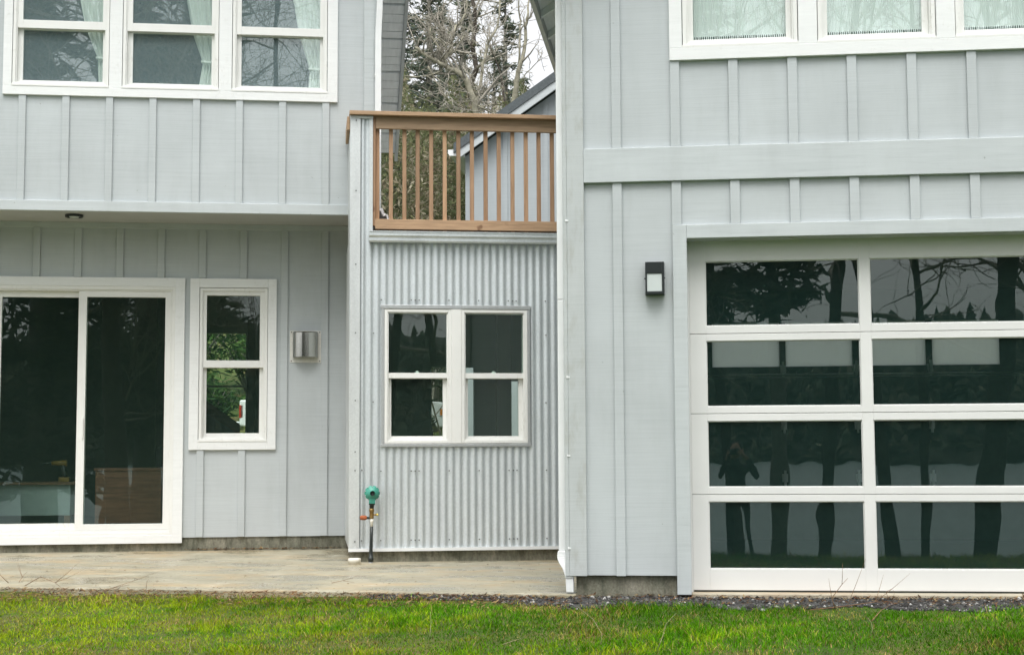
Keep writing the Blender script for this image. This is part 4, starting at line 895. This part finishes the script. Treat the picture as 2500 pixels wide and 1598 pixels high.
twig('twig', [q, img(1958, 1405, Y), img(1980, 1372, Y), img(1994, 1358, Y)], .0055, 'twig_dry', 'bare upright twig forking in the gravel before the garage door', 'twig', 2)
q = gpt(1955, 1400); Y = q.y; twig('twig', [q, img(1945, 1375, Y), img(1936, 1348, Y), img(1924, 1320, Y)], .003, 'twig_dry', 'thin straight stem leaning left against the garage door', 'twig')
q = gpt(1905, 1436); twig('twig', [q, gpt(1990, 1432) + Vector((0, 0, .02)), gpt(2060, 1424) + Vector((0, 0, .025)), gpt(2120, 1418)], .006, 'twig_dry', 'long dark twig lying along gravel edge below garage door', 'twig', 3)
q = gpt(2090, 1412); Y = q.y; twig('twig', [q, img(2086, 1392, Y), img(2098, 1384, Y), img(2106, 1396, Y - .01), img(2098, 1404, Y)], .003, 'twig_dry', 'small curled tendril standing up from gravel at right', 'twig')
q = gpt(2050, 1462); twig('twig', [q, gpt(2075, 1446) + Vector((0, 0, .02)), gpt(2100, 1428) + Vector((0, 0, .02))], .006, 'twig_dry', 'short dark stick pointing from gravel into the grass', 'stick')
twig('twig', [gpt(1700, 1402), gpt(1760, 1409) + Vector((0, 0, .012)), gpt(1830, 1416)], .006, 'twig_dry', 'reddish stick lying in the gravel left of garage centre', 'stick')
q = gpt(0, 1347); twig('twig', [gpt(20, 1372), gpt(20, 1372) + Vector((-.06, 0, .05)), gpt(20, 1372) + Vector((-.11, .0, .10))], .005, 'twig_dry', 'bare twig rising at the left end of the slab', 'twig', 2)
twig('twig', [gpt(45, 1370), gpt(52, 1366) + Vector((.0, 0, .03)), gpt(58, 1362) + Vector((.02, 0, .055))], .004, 'twig_dry', 'short forked twig beside the left slab edge', 'twig', 2)
twig('twig', [gpt(60, 1378), gpt(95, 1376) + Vector((0, 0, .06)), gpt(130, 1382) + Vector((0, 0, .03)), gpt(150, 1388)], .005, 'twig_dry', 'arched brown twig over the slab edge at far left', 'twig', 2)
twig('twig', [gpt(225, 1400), gpt(260, 1392) + Vector((0, 0, .02)), gpt(305, 1376)], .005, 'twig_dry', 'brown twig crossing the slab edge below sliding door', 'twig', 1)
q = gpt(343, 1390); Y = q.y; twig('stalk', [q, img(345, 1368, Y), img(350, 1358, Y), img(352, 1366, Y)], .0028, 'twig_dry', 'tiny hooked stem standing at the slab edge', 'stalk')
twig('twig', [gpt(780, 1372), gpt(805, 1370) + Vector((0, 0, .012)), gpt(833, 1371)], .004, 'twig_dry', 'small dark twig lying on concrete below the drain cap', 'twig', 1)
def stalk(x0, y0, x1, y1, bend, label, r=.0028):
    q = gpt(x0, y0); Y = q.y; pts = [q]
    for t in (.35, .7, 1.0): pts.append(img(x0 + (x1 - x0) * t + bend * math.sin(t * 3.14), y0 + (y1 - y0) * t, Y + .03 * t))
    twig('stalk', pts, r, 'stalk', label, 'dry stalk')
stalk(1413, 1520, 1358, 1425, 26, 'tall pale stalk arching left in grass below the downspout house corner', .0034)
stalk(1545, 1530, 1590, 1440, -8, 'pale stalk leaning right in grass below grey foundation', .003)
stalk(1010, 1500, 1012, 1438, 4, 'straight thin stalk in grass below the corrugated wall')
stalk(860, 1500, 905, 1545, -6, 'dry stalk bowing down to the bottom edge near centre')
stalk(1180, 1518, 1225, 1500, 0, 'short straw stalk lying right of centre in grass')
stalk(85, 1528, 130, 1492, 0, 'pale straw leaning right in the grass at bottom left')
stalk(440, 1545, 448, 1505, 3, 'short upright straw in grass below small window')
stalk(2050, 1490, 2042, 1452, 3, 'thin straw in the grass below right garage panes')

# ------------------------------------------------------------------ trees
def limb(mb, pts, r0, r1, n=7, mi=0):
    k = len(pts); mb.tube(pts, [r0 + (r1 - r0) * i / (k - 1) for i in range(k)], n, mi)
def sprout(mb, pts, r0, r1, count, length, depth, lift=.25, mi=0, spread=1.0, rn=rnd):
    pts = [Vector(p) for p in pts]; k = len(pts)
    for _ in range(count):
        t = rn.uniform(.15, 1.0) * (k - 1); i = min(int(t), k - 2); f = t - i; p = pts[i].lerp(pts[i + 1], f); tan = (pts[i + 1] - pts[i]).normalized(); r = (r0 + (r1 - r0) * t / (k - 1)) * .55
        d = (tan * rn.uniform(.2, .8) + Vector((rn.gauss(0, 1), rn.gauss(0, 1), rn.gauss(0, .8))) * .6 * spread + Vector((0, 0, lift))).normalized(); l = length * rn.uniform(.5, 1.25); sub = [p]
        for s in range(4): d = (d + Vector((rn.gauss(0, .22), rn.gauss(0, .22), rn.gauss(0, .2) + lift * .12))).normalized(); sub.append(sub[-1] + d * l / 4)
        limb(mb, sub, max(r, .005), max(r * .3, .0035), 4 if r < .03 else 6, mi)
        if depth > 0: sprout(mb, sub, r, r * .25, max(2, int(count * .5)) if depth > 1 else max(2, int(count * .45)), length * .5, depth - 1, lift, mi, spread, rn)
def needles(n_, cen, spread_fn, size, cols, rn):
    """foliage clump: elongated leaf-like faces around centres (array) """
    c = cen[rn.integers(0, len(cen), n_)] + spread_fn(n_); d = rn.normal(0, 1, (n_, 3)); d[:, 2] = d[:, 2] * .5 + .1; d /= np.linalg.norm(d, axis=1)[:, None]; o = np.cross(d, rn.normal(0, 1, (n_, 3))); o /= np.linalg.norm(o, axis=1)[:, None]
    L = size * rn.uniform(.5, 1.3, (n_, 1)); w = L * rn.uniform(.12, .28, (n_, 1))
    P_ = np.stack([c - d * L, c + o * w, c + d * L, c - o * w], 1); cc = cols[rn.integers(0, len(cols), n_)] * rn.uniform(.7, 1.3, (n_, 1))
    return P_.reshape(-1, 3), np.repeat(cc, 4, 0)
CON = np.array([[.085, .11, .09], [.11, .14, .11], [.14, .17, .125], [.19, .20, .145]])  # needle greens paled and greyed, with haze put into the colour
def bare_tree(label, base_z, trunks, bark, twigs, seed, group='trees on the slope behind the deck', ivy=0):
    rn = random.Random(seed); b0 = trunks[0][0][0]; t = empty('bare_tree', label, 'tree', (b0.x, b0.y, base_z), 0, group)
    bs = (b0.x, b0.y, base_z); m = MB()
    for pts, r0, r1 in trunks:
        p2 = []
        for a, b in zip(pts[:-1], pts[1:]):
            for s in range(3): p2.append(a.lerp(b, s / 3) + Vector((rn.gauss(0, .008), rn.gauss(0, .008), 0)))
        p2.append(pts[-1]); limb(m, p2, r0, r1, 9)
    m.build('trunk', bark, t, bs); m = MB()
    for pts, r0, r1 in trunks: sprout(m, pts, r0, r1, twigs[0], twigs[1], twigs[2], .22, 0, 1.0, rn)
    m.build('crown', twigs[3], t, bs); return t
def I(Y, *pp): return [img(a, b, Y) for a, b in pp]
def C15(Y, *pp): return [img((980 + a / 5.13) / 1.03821, b / 5.13 / 1.03821, Y + rnd.uniform(-.06, .06)) for a, b in pp]
def down(p, z, dx=0): return Vector((p.x + dx, p.y, z))
Yt = 26.0
tr = C15(Yt, (935, 1440), (905, 1250), (850, 1090), (790, 960), (690, 890), (560, 840)); tr = [down(tr[0], gz(0, Yt), .25)] + tr
bare_tree('leaning mossy pale tree forking above the deck rail', gz(0, Yt), [(tr, .062, .045), (C15(Yt, (560, 840), (400, 745), (260, 660), (175, 595)), .042, .022), (C15(Yt, (560, 850), (540, 740), (615, 650), (625, 540), (640, 410), (720, 310), (790, 200), (820, 90), (828, -120)), .040, .014), (C15(Yt, (545, 750), (450, 570), (345, 430), (370, 350), (300, 270), (130, 205)), .024, .010), (C15(Yt, (600, 650), (520, 540), (420, 470)), .018, .01), (C15(Yt, (620, 690), (700, 600), (760, 480), (860, 360)), .016, .008), (C15(Yt, (950, 1320), (1080, 1390), (1190, 1440)), .018, .01), (C15(Yt, (330, 830), (420, 1000), (520, 1190), (800, 1370)), .014, .01), (C15(Yt, (40, 955), (200, 965), (350, 945), (520, 880)), .013, .008)], 'bark_pale', (7, .9, 2, 'twig'), 3)
Yt = 31.0; tr = C15(Yt, (870, 1080), (895, 980), (940, 850), (915, 700), (890, 560), (915, 400), (930, 240), (915, 100), (880, -40), (870, -200))
bare_tree('dark crooked trunk rising through the middle of the sky gap', gz(0, Yt), [([down(tr[0], gz(0, Yt))] + tr, .062, .036)], 'bark_dark', (14, .7, 2, 'twig'), 4)
Yt = 28.0; tr = C15(Yt, (935, 1440), (960, 1180), (1000, 1000), (1020, 800), (1070, 590), (1110, 500), (1200, 350), (1225, 180), (1235, 0), (1240, -150))
bare_tree('slim pale trunk bending right beside the dark trunk', gz(0, Yt), [([down(tr[0], gz(0, Yt))] + tr, .038, .012), (C15(Yt, (925, 1170), (1020, 1165), (1150, 1175)), .02, .01), (C15(Yt, (990, 1350), (1120, 1310), (1240, 1300)), .025, .012)], 'bark_pale', (7, .6, 2, 'twig'), 5)
Yt = 27.0; tr = C15(Yt, (1415, 1290), (1440, 1080), (1460, 900), (1510, 740), (1545, 600), (1560, 330), (1580, 200), (1590, 60), (1600, -120))
bare_tree('pale birch-like tree with twin stems above the outbuilding roof', gz(0, Yt), [([down(tr[0], gz(0, Yt))] + tr, .060, .011), (C15(Yt, (1475, 850), (1480, 620), (1490, 420), (1475, 200), (1460, 0), (1450, -150)), .022, .010), (C15(Yt, (1490, 390), (1560, 280), (1640, 200)), .015, .008), (C15(Yt, (1520, 1000), (1580, 900), (1665, 820), (1740, 740)), .012, .006)], 'bark_pale', (4, .6, 2, 'twig'), 6)
Yt = 30.0; tr = C15(Yt, (1310, 1340), (1270, 1100), (1225, 850), (1165, 720), (1100, 560)); bare_tree('thin dark stem leaning left over the outbuilding roof', gz(0, Yt), [([down(tr[0], gz(0, Yt))] + tr, .026, .014)], 'bark_dark', (7, .7, 2, 'twig'), 8)

def conifer(label, x, y, h, rad, z0, nleaf, seed, group, leaf=.22, low=.15, dens=1.0, cols=CON, bark='bark_grey', sub=None):
    rn = np.random.default_rng(seed); gzz = gz(x, y) if sub is None else sub; t = empty('conifer', label, 'tree', (x, y, gzz), 0, group)
    m = MB(); m.tube([(0, 0, -.3), (.05, 0, h * .35), (-.03, .04, h * .7), (0, 0, h)], [h * .017 + .04, h * .013 + .03, h * .007 + .02, .015], 8); cen = []
    nb = int(h * 7 * dens)
    for k in range(nb):
        f = low + (1 - low) * (k + rn.random()) / nb; z = f * h; L = rad * (1 - f) ** .7 * rn.uniform(.45, 1.15) + .15; a = rn.uniform(0, 6.28); dr = rn.uniform(-.12, .12)
        p = [Vector((0, 0, z)), Vector((math.cos(a) * L * .5, math.sin(a) * L * .5, z + L * (.08 + dr * .4))), Vector((math.cos(a) * L, math.sin(a) * L, z + L * (-.12 + dr)))]; m.tube(p, [.03 + L * .008, .02, .006], 4, 0, False)
        for s in np.arange(.25, 1.05, max(.07, .22 / max(L, .3))): cen.append(list((p[0].lerp(p[1], s * 2) if s < .5 else p[1].lerp(p[2], s * 2 - 1))) if s <= 1 else list(p[2]))
    m.build('trunk', bark, t)
    cen = np.array(cen); V, c = needles(nleaf, cen, lambda n_: rn.normal(0, 1, (n_, 3)) * np.array([.16, .16, .09]) * (leaf / .2), leaf, cols, rn)
    np_mesh('crown', V, [4 * np.arange(nleaf)[:, None] + np.array([[0, 1, 2, 3]])], 'leafy', c, parent=t); return t
gB = 'conifers on the slope behind the deck'
def cx_(px, y): return ((px * 1.03821 - 1250) / 3650) * y
conifer('tall conifer rising beside the left roof soffit', cx_(935, 44), 44, 15.5, 2.0, 0, 14000, 21, gB, .12, .2, 1.4)
conifer('open-crowned conifer left of the dark crooked trunk', cx_(1010, 40), 40, 12.5, 1.9, 0, 8500, 22, gB, .12, .2, 1.3)
conifer('ragged conifer around the dark crooked trunk', cx_(1090, 33), 33.4, 11.5, 1.2, 0, 5500, 23, gB, .11, .25, .9)
conifer('spindly conifer with sparse tip right of the slim pale trunk', cx_(1192, 36), 36, 11.2, .9, 0, 3600, 24, gB, .10, .3, .9)
conifer('low conifer showing over the roof ridge of the outbuilding', cx_(1275, 40), 40, 8.6, 2.4, 0, 7000, 25, gB, .12, .2, 1.0)
conifer('dark young conifer low behind the left balusters', cx_(915, 30), 30, 6.6, 1.5, 0, 9000, 26, gB, .10, .05, 1.8)
conifer('bushy conifer between the pale tree fork and outbuilding gutter', cx_(1040, 46), 46, 12.0, 2.4, 0, 9000, 27, gB, .12, .1, 1.3)
conifer('short broad conifer right of the slim pale trunk', cx_(1165, 45), 45, 10.5, 2.0, 0, 6000, 28, gB, .12, .1, 1.2)
conifer('short conifer behind twin pale stems', cx_(1235, 43), 43, 9.6, 1.6, 0, 5500, 29, gB, .11, .1, 1.0)

# undergrowth: a tangle of bare stems and small leaves that nobody could count
m = MB(); rn = random.Random(5)
def top_px(px): return 290 + max(0, (px - 1120)) * .30 + rn.uniform(-70, 90)
for k in range(230):
    px = rn.uniform(880, 1330); y = rn.uniform(30, 44)
    if 960 < px < 1130: y = rn.uniform(41, 46)
    x = cx_(px, y); ztop = (1105 - top_px(px) * 1.03821) / 3650 * y + ZC; g0 = gz(x, y); h = max(2.0, ztop - g0) * rn.uniform(.75, 1.0)
    p = [Vector((x + rn.gauss(0, .5), y, g0 - .1))]; d = Vector((rn.gauss(0, .22), rn.gauss(0, .15), 1)).normalized()
    for s in range(6): d = (d + Vector((rn.gauss(0, .16), rn.gauss(0, .12), .03))).normalized(); p.append(p[-1] + d * h / 6)
    r = rn.uniform(.012, .035); limb(m, p, r, r * .25, 4); sprout(m, p[2:], r * .8, r * .3, 9, h * .22, 1, .12, 0, 1.1, rn)
tag(m.build('undergrowth', 'twig'), 'bare brown thicket of stems on the slope behind the deck', None, None, 'stuff')
BR = np.array([[.22, .195, .13], [.27, .235, .165], [.15, .165, .085], [.12, .145, .075], [.36, .33, .25], [.19, .20, .105]])
rn_ = np.random.default_rng(31); nl = 120000; y = rn_.uniform(26, 46, nl); px = rn_.uniform(880, 1330, nl); tp = 215 + np.maximum(0, px - 1150) * .25 + 38 * np.sin(px * .045) + 26 * np.sin(px * .11 + 1) + rn_.normal(0, 16, nl); py = tp + (590 - tp) * rn_.random(nl) ** .85; keep_ = (py > 300) | (rn_.random(nl) < .55); px, y, py = px[keep_], y[keep_], py[keep_]; nl = len(px)
V = np.stack([(px * 1.03821 - 1250) / 3650 * y, y, (1105 - py * 1.03821) / 3650 * y + ZC], -1)
d = rn_.normal(0, 1, (nl, 3)); d /= np.linalg.norm(d, axis=1)[:, None]; o_ = np.cross(d, rn_.normal(0, 1, (nl, 3))); o_ /= np.linalg.norm(o_, axis=1)[:, None]; L = rn_.uniform(.025, .085, (nl, 1)); w = L * rn_.uniform(.12, .4, (nl, 1))
P_ = np.stack([V - d * L, V + o_ * w, V + d * L, V - o_ * w], 1); clm = (vnoise(V[:, 0] * 1.2, V[:, 2], 1.8, 4) > .55); ci = np.where(clm, rn_.integers(2, 4, nl), rn_.integers(0, 6, nl))
tag(np_mesh('undergrowth', P_.reshape(-1, 3), [4 * np.arange(nl)[:, None] + np.array([[0, 1, 2, 3]])], 'leafy', np.repeat(BR[ci] * rn_.uniform(.7, 1.3, (nl, 1)), 4, 0)), 'mixed small leaves and dead foliage on the slope', None, None, 'stuff')

def shrub(label, x, y, r, h, n_, seed):
    rn = np.random.default_rng(seed); z0 = gz(x, y); t = empty('shrub', label, 'shrub', (x, y, z0), 0, 'shrubs on the slope behind the houses'); m = MB(); cen = []
    for k in range(26):
        a = rn.uniform(0, 6.28); q = rn.uniform(.2, 1) ** .5; p = [Vector((0, 0, -.1)), Vector((math.cos(a) * r * q * .4, math.sin(a) * r * q * .4, h * .55 * rn.uniform(.6, 1))), Vector((math.cos(a) * r * q, math.sin(a) * r * q, h * rn.uniform(.5, 1)))]; m.tube(p, [.03, .02, .008], 5)
        for s_ in (.3, .45, .6, .75, .9, 1.0): cen.append(list(p[0].lerp(p[1], s_ * 2) if s_ < .5 else p[1].lerp(p[2], s_ * 2 - 1)))
    m.build('stem', 'bark_grey', t); V, c = needles(n_, np.array(cen), lambda k_: rn.normal(0, .22, (k_, 3)), .16, np.array([[.045, .10, .03], [.06, .13, .035], [.09, .16, .045], [.035, .08, .03]]), rn)
    np_mesh('foliage', V, [4 * np.arange(n_)[:, None] + np.array([[0, 1, 2, 3]])], 'leafy', c, parent=t)
for i, (u, d, r, h) in enumerate([(-3.6, 44, 1.9, 3.6), (-2.0, 46, 1.8, 3.4), (-0.9, 43, 1.3, 2.6), (-4.6, 41.5, 1.0, 1.9), (2.6, 44, 1.8, 3.2), (4.3, 43, 1.6, 3.0), (-2.9, 41.0, .8, 1.3)]):
    p = FL.w(u, d); shrub(['broad green shrub furthest left behind the pickup truck', 'tall green shrub behind the truck tail', 'green shrub behind the middle of the truck', 'low shrub at the foot of the slope left of the truck', 'green shrub behind the truck hood', 'shrub at right beyond the truck front', 'small round shrub beside the truck tail'][i], p.x, p.y, r, h, 2600, 60 + i)

# ------------------------------------------------------------------ trees on the lake side (seen mirrored in the glass)
gF = 'trees on the lake bank facing the house'
def bank_tree(label, x, y, r, h, lean, seed, n=15, dep=2):
    z = gz(x, y) - .1; rn = random.Random(seed); p = [Vector((x, y, z))]; d = Vector((lean[0], lean[1], 1)).normalized()
    for s in range(9): d = (d + Vector((rn.gauss(0, .05), rn.gauss(0, .04), .02))).normalized(); p.append(p[-1] + d * h / 9)
    t = empty('bare_tree', label, 'tree', (x, y, z), 0, gF); bs = (x, y, z); m = MB(); limb(m, p, r, r * .25, 10); m.build('trunk', 'bark_dark', t, bs); m = MB(); sprout(m, p[2:], r * .7, r * .25, n, h * .24, dep, .2, 0, 1.0, rn); m.build('crown', 'twig', t, bs)
bank_tree('slender bare tree on the bank mirrored in right garage panes', 2.79, -1.6, .10, 11, (-.07, 0), 41)
bank_tree('straight bare tree second on the bank mirrored in garage panes', 3.27, -1.8, .085, 10, (.0, 0), 42)
bank_tree('thick bare tree on the bank mirrored at right of garage', 4.02, -1.8, .17, 14, (.03, 0), 43, 18)
bank_tree('broad old tree on the bank mirrored in the sliding door', -3.64, -2.4, .26, 15, (-.03, 0), 44, 24)
bank_tree('bare tree behind the photographer on the bank', 1.75, -3.2, .12, 13, (.04, 0), 45, 17)
bank_tree('leaning bare tree at the right end of the bank', 5.6, -3.2, .14, 14, (-.05, 0), 46, 17)
bank_tree('tall bare tree between the bank conifers and house axis', .3, -5.0, .13, 15, (.02, 0), 47, 18)
bank_tree('twiggy bare tree left of the bank conifers', -1.6, -5.5, .13, 16, (-.04, 0), 48, 22)
bank_tree('slim bare tree between two bank conifers', -4.4, -6.2, .10, 15, (.05, 0), 49, 22)
conifer('conifer with drooping low boughs right behind the photographer', 1.02, -4.2, 8.2, 1.5, 0, 1500, 51, gF, .22, .60, .35, sub=-1.7)
conifer('tall dark conifer at left on the lake bank', -5.6, -8.5, 23, 2.6, 0, 9000, 52, gF, .3, .12, 1.0, sub=-2.8)
conifer('tall dark conifer second from left on the lake bank', -3.0, -10, 22, 2.2, 0, 8000, 53, gF, .3, .2, 1.0, sub=-2.8)
conifer('tall dark conifer nearest the house axis on the bank', -1.5, -13, 22, 2.0, 0, 6000, 54, gF, .3, .3, .9, sub=-2.8)
# forest on the far shore, one mass
rn_ = np.random.default_rng(77); Vs, Fs, Cs, off = [], [], [], 0
for k in range(2600):
    q_ = rn_.random(); x = rn_.uniform(-300, 300); y = -427 - q_ * 118; h = rn_.uniform(6.5, 10); r = h * rn_.uniform(.30, .48); z0 = -3.0 + 46 * q_ ** .9 + 3 * math.sin(x * .03)
    lv = 5
    for l in range(lv):
        zb = z0 + h * (.08 + .8 * l / lv); zt_ = zb + h * .34; rr = r * (1 - l / lv * .8); a = np.arange(7) * 2 * math.pi / 7 + rn_.random(); q_ = rr * rn_.uniform(.6, 1.2, 7)
        Vs.append(np.stack([x + q_ * np.cos(a), y + q_ * np.sin(a), np.full(7, zb) + rn_.normal(0, .6, 7)], -1)); Vs.append(np.array([[x, y, min(zt_, z0 + h)]]))
        Fs.append(np.array([[off + i, off + (i + 1) % 7, off + 7] for i in range(7)])); off += 8; Cs.append(np.tile(CON[rn_.integers(0, 4)] * rn_.uniform(.6, 1.2), (8, 1)))
tag(np_mesh('far_forest', np.concatenate(Vs), [np.concatenate(Fs)], 'leafy', np.concatenate(Cs)), 'dark conifer forest along the far lake shore', None, None, 'stuff')

# ------------------------------------------------------------------ pickup truck parked behind the houses
TD = 38.0; zt0 = 1.10; base = (0.85, TD, zt0)
T = FL.root('pickup_truck', 'white pickup truck parked behind the house, glimpsed through the windows', 'truck', *base)
def K(mb, name, mats, bevel=0, parent=None): return mb.build(name, mats, parent or T, base, bevel)
t0, t1 = -1.80, 3.62
m = MB(); body = [(t0, .55), (t0 + .55, .48), (t0 + .65, .75), (t0 + .95, .88), (t0 + 1.30, .75), (t0 + 1.4, .42), (t1 - 1.5, .42), (t1 - 1.40, .75), (t1 - 1.05, .88), (t1 - .7, .75), (t1 - .6, .5), (t1 - .03, .52), (t1, .95), (t1 - .1, 1.10), (t1 - 1.45, 1.20), (t0, 1.18)]
m.prism([(u, z + zt0) for u, z in body], TD - .95, TD + .95); K(m, 'body', 'car_white', .04)
m = MB(); m.prism([(u, z + zt0) for u, z in [(t0 + 2.0, 1.19), (t1 - 1.35, 1.19), (t1 - 2.0, 1.80), (t0 + 2.15, 1.84)]], TD - .85, TD + .85); K(m, 'cab', 'car_white', .04)
for sgn in (-1, 1):
    m = MB(); yy = TD + sgn * .853; m.prism([(u, z + zt0) for u, z in [(t0 + 2.2, 1.24), (t1 - 1.6, 1.24), (t1 - 2.07, 1.73), (t0 + 2.27, 1.76)]], yy - .004, yy + .004); K(m, 'side_window', 'car_glass')
for u in (t0 + .97, t1 - 1.05):
    for sgn in (-1, 1):
        m = MB(); y = TD + sgn * .80; m.tube([(u, y - .13, zt0 + .37), (u, y + .13, zt0 + .37)], .37, 24); w = K(m, 'wheel', 'car_dark', .03); m = MB(); m.tube([(u, y + sgn * .125, zt0 + .37), (u, y + sgn * .14, zt0 + .37)], .21, 16); m.build('rim', 'clear_lens', w, base)
for sgn in (-1, 1):
    y = TD + sgn * .75
    m = MB(); m.box(t1 - .58, t1 - .02, y - .21, y + .215, zt0 + .76, zt0 + 1.0); h_ = K(m, 'headlight', 'clear_lens', .03); m = MB(); m.box(t1 - .52, t1 - .40, y + sgn * .18, y + sgn * .222, zt0 + .80, zt0 + .96); m.build('turn_signal', 'amber_lens', h_, base)
    m = MB(); m.box(t0 - .012, t0 + .09, y + (-.20 if sgn < 0 else .03), y + (-.03 if sgn < 0 else .215), zt0 + .74, zt0 + 1.06); K(m, 'tail_light', 'red_lens', .01)
m = MB(); m.box(t1 - .05, t1 + .08, TD - .95, TD + .95, zt0 + .45, zt0 + .70); K(m, 'bumper', 'car_dark', .03)
m = MB(); m.box(t0 - .12, t0 + .02, TD - .93, TD + .93, zt0 + .48, zt0 + .66); K(m, 'bumper', 'zinc', .02)
m = MB(); m.box(t1 - .005, t1 + .02, TD - .5, TD + .5, zt0 + .74, zt0 + 1.0); K(m, 'grille', 'car_dark')

# ------------------------------------------------------------------ photographer on the lawn, mirrored in the garage door
px0, py0 = 0.71, -0.05; gzp = gz(px0, py0) - .01
Pr = empty('person', 'person in dark clothes standing on the lawn holding a camera to the face', 'person', (px0, py0, gzp))
def skinned(name, chain, mat, parent, sub=2):
    me = bpy.data.meshes.new(name); me.from_pydata([c[0] for c in chain['v']], chain['e'], []); o = bpy.data.objects.new(name, me); COL.objects.link(o); o.parent = parent; me.materials.append(M[mat])
    md = o.modifiers.new('skin', 'SKIN'); sv = me.skin_vertices[0].data if me.skin_vertices else None
    if sv is None:
        bm = bmesh.new(); bm.from_mesh(me); bm.verts.layers.skin.verify(); bm.to_mesh(me); bm.free(); sv = me.skin_vertices[0].data
    for i, c in enumerate(chain['v']): sv[i].radius = c[1] if isinstance(c[1], tuple) else (c[1], c[1]); sv[i].use_root = (i == 0)
    md.use_smooth_shade = True; s = o.modifiers.new('sub', 'SUBSURF'); s.levels = sub; s.render_levels = sub; return o
H = 1.58; k = H / 1.75
v = [((0, 0, .95), (.15, .11)), ((0, 0, 1.15), (.135, .10)), ((0, .01, 1.32), (.165, .11)), ((0, 0, 1.43), (.10, .08)), ((0, .015, 1.50), .052), ((0, .02, 1.58), .06),
     ((.10, 0, .88), (.088, .09)), ((.15, .03, .48), .058), ((.19, -.01, .09), .042), ((.20, .10, .035), (.045, .032)), ((.205, .19, .028), (.035, .024)),
     ((-.10, 0, .88), (.088, .09)), ((-.14, .02, .48), .058), ((-.17, -.02, .09), .042), ((-.18, .09, .035), (.045, .032)), ((-.19, .18, .028), (.035, .024)),
     ((.19, 0, 1.39), .062), ((.31, .10, 1.22), .046), ((.155, .24, 1.50), .032), ((-.19, 0, 1.39), .062), ((-.31, .10, 1.22), .046), ((-.155, .24, 1.50), .032)]
e = [(0, 1), (1, 2), (2, 3), (3, 4), (4, 5), (0, 6), (6, 7), (7, 8), (8, 9), (9, 10), (0, 11), (11, 12), (12, 13), (13, 14), (14, 15), (2, 16), (16, 17), (17, 18), (2, 19), (19, 20), (20, 21)]
body = skinned('body', {'v': [(tuple(c * k for c in p), tuple(q * k for q in r) if isinstance(r, tuple) else r * k) for p, r in v], 'e': e}, 'cloth_dark', Pr)
def blob(name, c, r, mat, parent, n=16):
    m = MB(); b = 0; rows = 10
    for i in range(rows + 1):
        th = math.pi * i / rows
        for j in range(n): ph = 2 * math.pi * j / n; m.v.append((c[0] + r[0] * math.sin(th) * math.cos(ph), c[1] + r[1] * math.sin(th) * math.sin(ph) , c[2] + r[2] * math.cos(th)))
    for i in range(rows):
        for j in range(n): m.f.append((i * n + j, i * n + (j + 1) % n, (i + 1) * n + (j + 1) % n, (i + 1) * n + j)); m.m.append(0); m.sm.append(True)
    return m.build(name, mat, parent)
hd = blob('head', (0, .035, 1.645 * k), (.074, .095, .115), 'skin', Pr); hd2 = blob('hair', (0, .012, 1.675 * k), (.084, .098, .105), 'hair', Pr)
m = MB(); m.tube([(0, .125, 1.665 * k), (0, .15, 1.635 * k), (0, .13, 1.625 * k)], [.008, .014, .010], 8); m.build('nose', 'skin', hd)
m = MB(); m.tube([(-.025, .118, 1.597 * k), (0, .124, 1.595 * k), (.025, .118, 1.597 * k)], [.004, .008, .004], 6); m.build('mouth', 'skin', hd)
for sx in (-1, 1):
    blob('eye', (sx * .03, .116, 1.668 * k), (.012, .01, .008), 'clear_lens', hd, 8); blob('ear', (sx * .076, .03, 1.645 * k), (.012, .022, .032), 'skin', hd, 8)
    hand = []; hv = [((sx * .150 * k, .24 * k, 1.50 * k), .024), ((sx * .115, .245, 1.565 * k), (.03, .018)), ((sx * .09, .255, 1.60 * k), (.028, .014))]; he = [(0, 1), (1, 2)]
    for f_ in range(4):
        y0_ = .235 + .014 * f_; a = len(hv); hv += [((sx * .085, y0_, (1.655 - .014 * f_) * k), .0085), ((sx * (.058 - .003 * f_), y0_ + .004, (1.672 - .018 * f_) * k), .0078), ((sx * (.034 - .002 * (f_ % 3)), y0_ + .006, (1.664 - .019 * f_) * k), .0068)]; he += [(2, a), (a, a + 1), (a + 1, a + 2)]
    a = len(hv); hv += [((sx * .085, .205, 1.575 * k), .011), ((sx * .06, .190, 1.60 * k), .0095)]; he += [(1, a), (a, a + 1)]
    skinned('hand', {'v': hv, 'e': he}, 'skin', Pr, 1)
cm = empty('handheld_camera', 'small black camera held up to the face of the person', 'camera', (px0, py0 + .24, gzp + 1.63 * k))
m = MB(); m.box(-.062, .062, -.03, .03, -.035, .045); m.build('body', 'car_dark', cm, (0, 0, 0), .008)
m = MB(); m.tube([(0, .03, .0), (0, .075, .0), (0, .095, .0)], [.034, .034, .037], 16); m.build('lens', 'car_dark', cm)
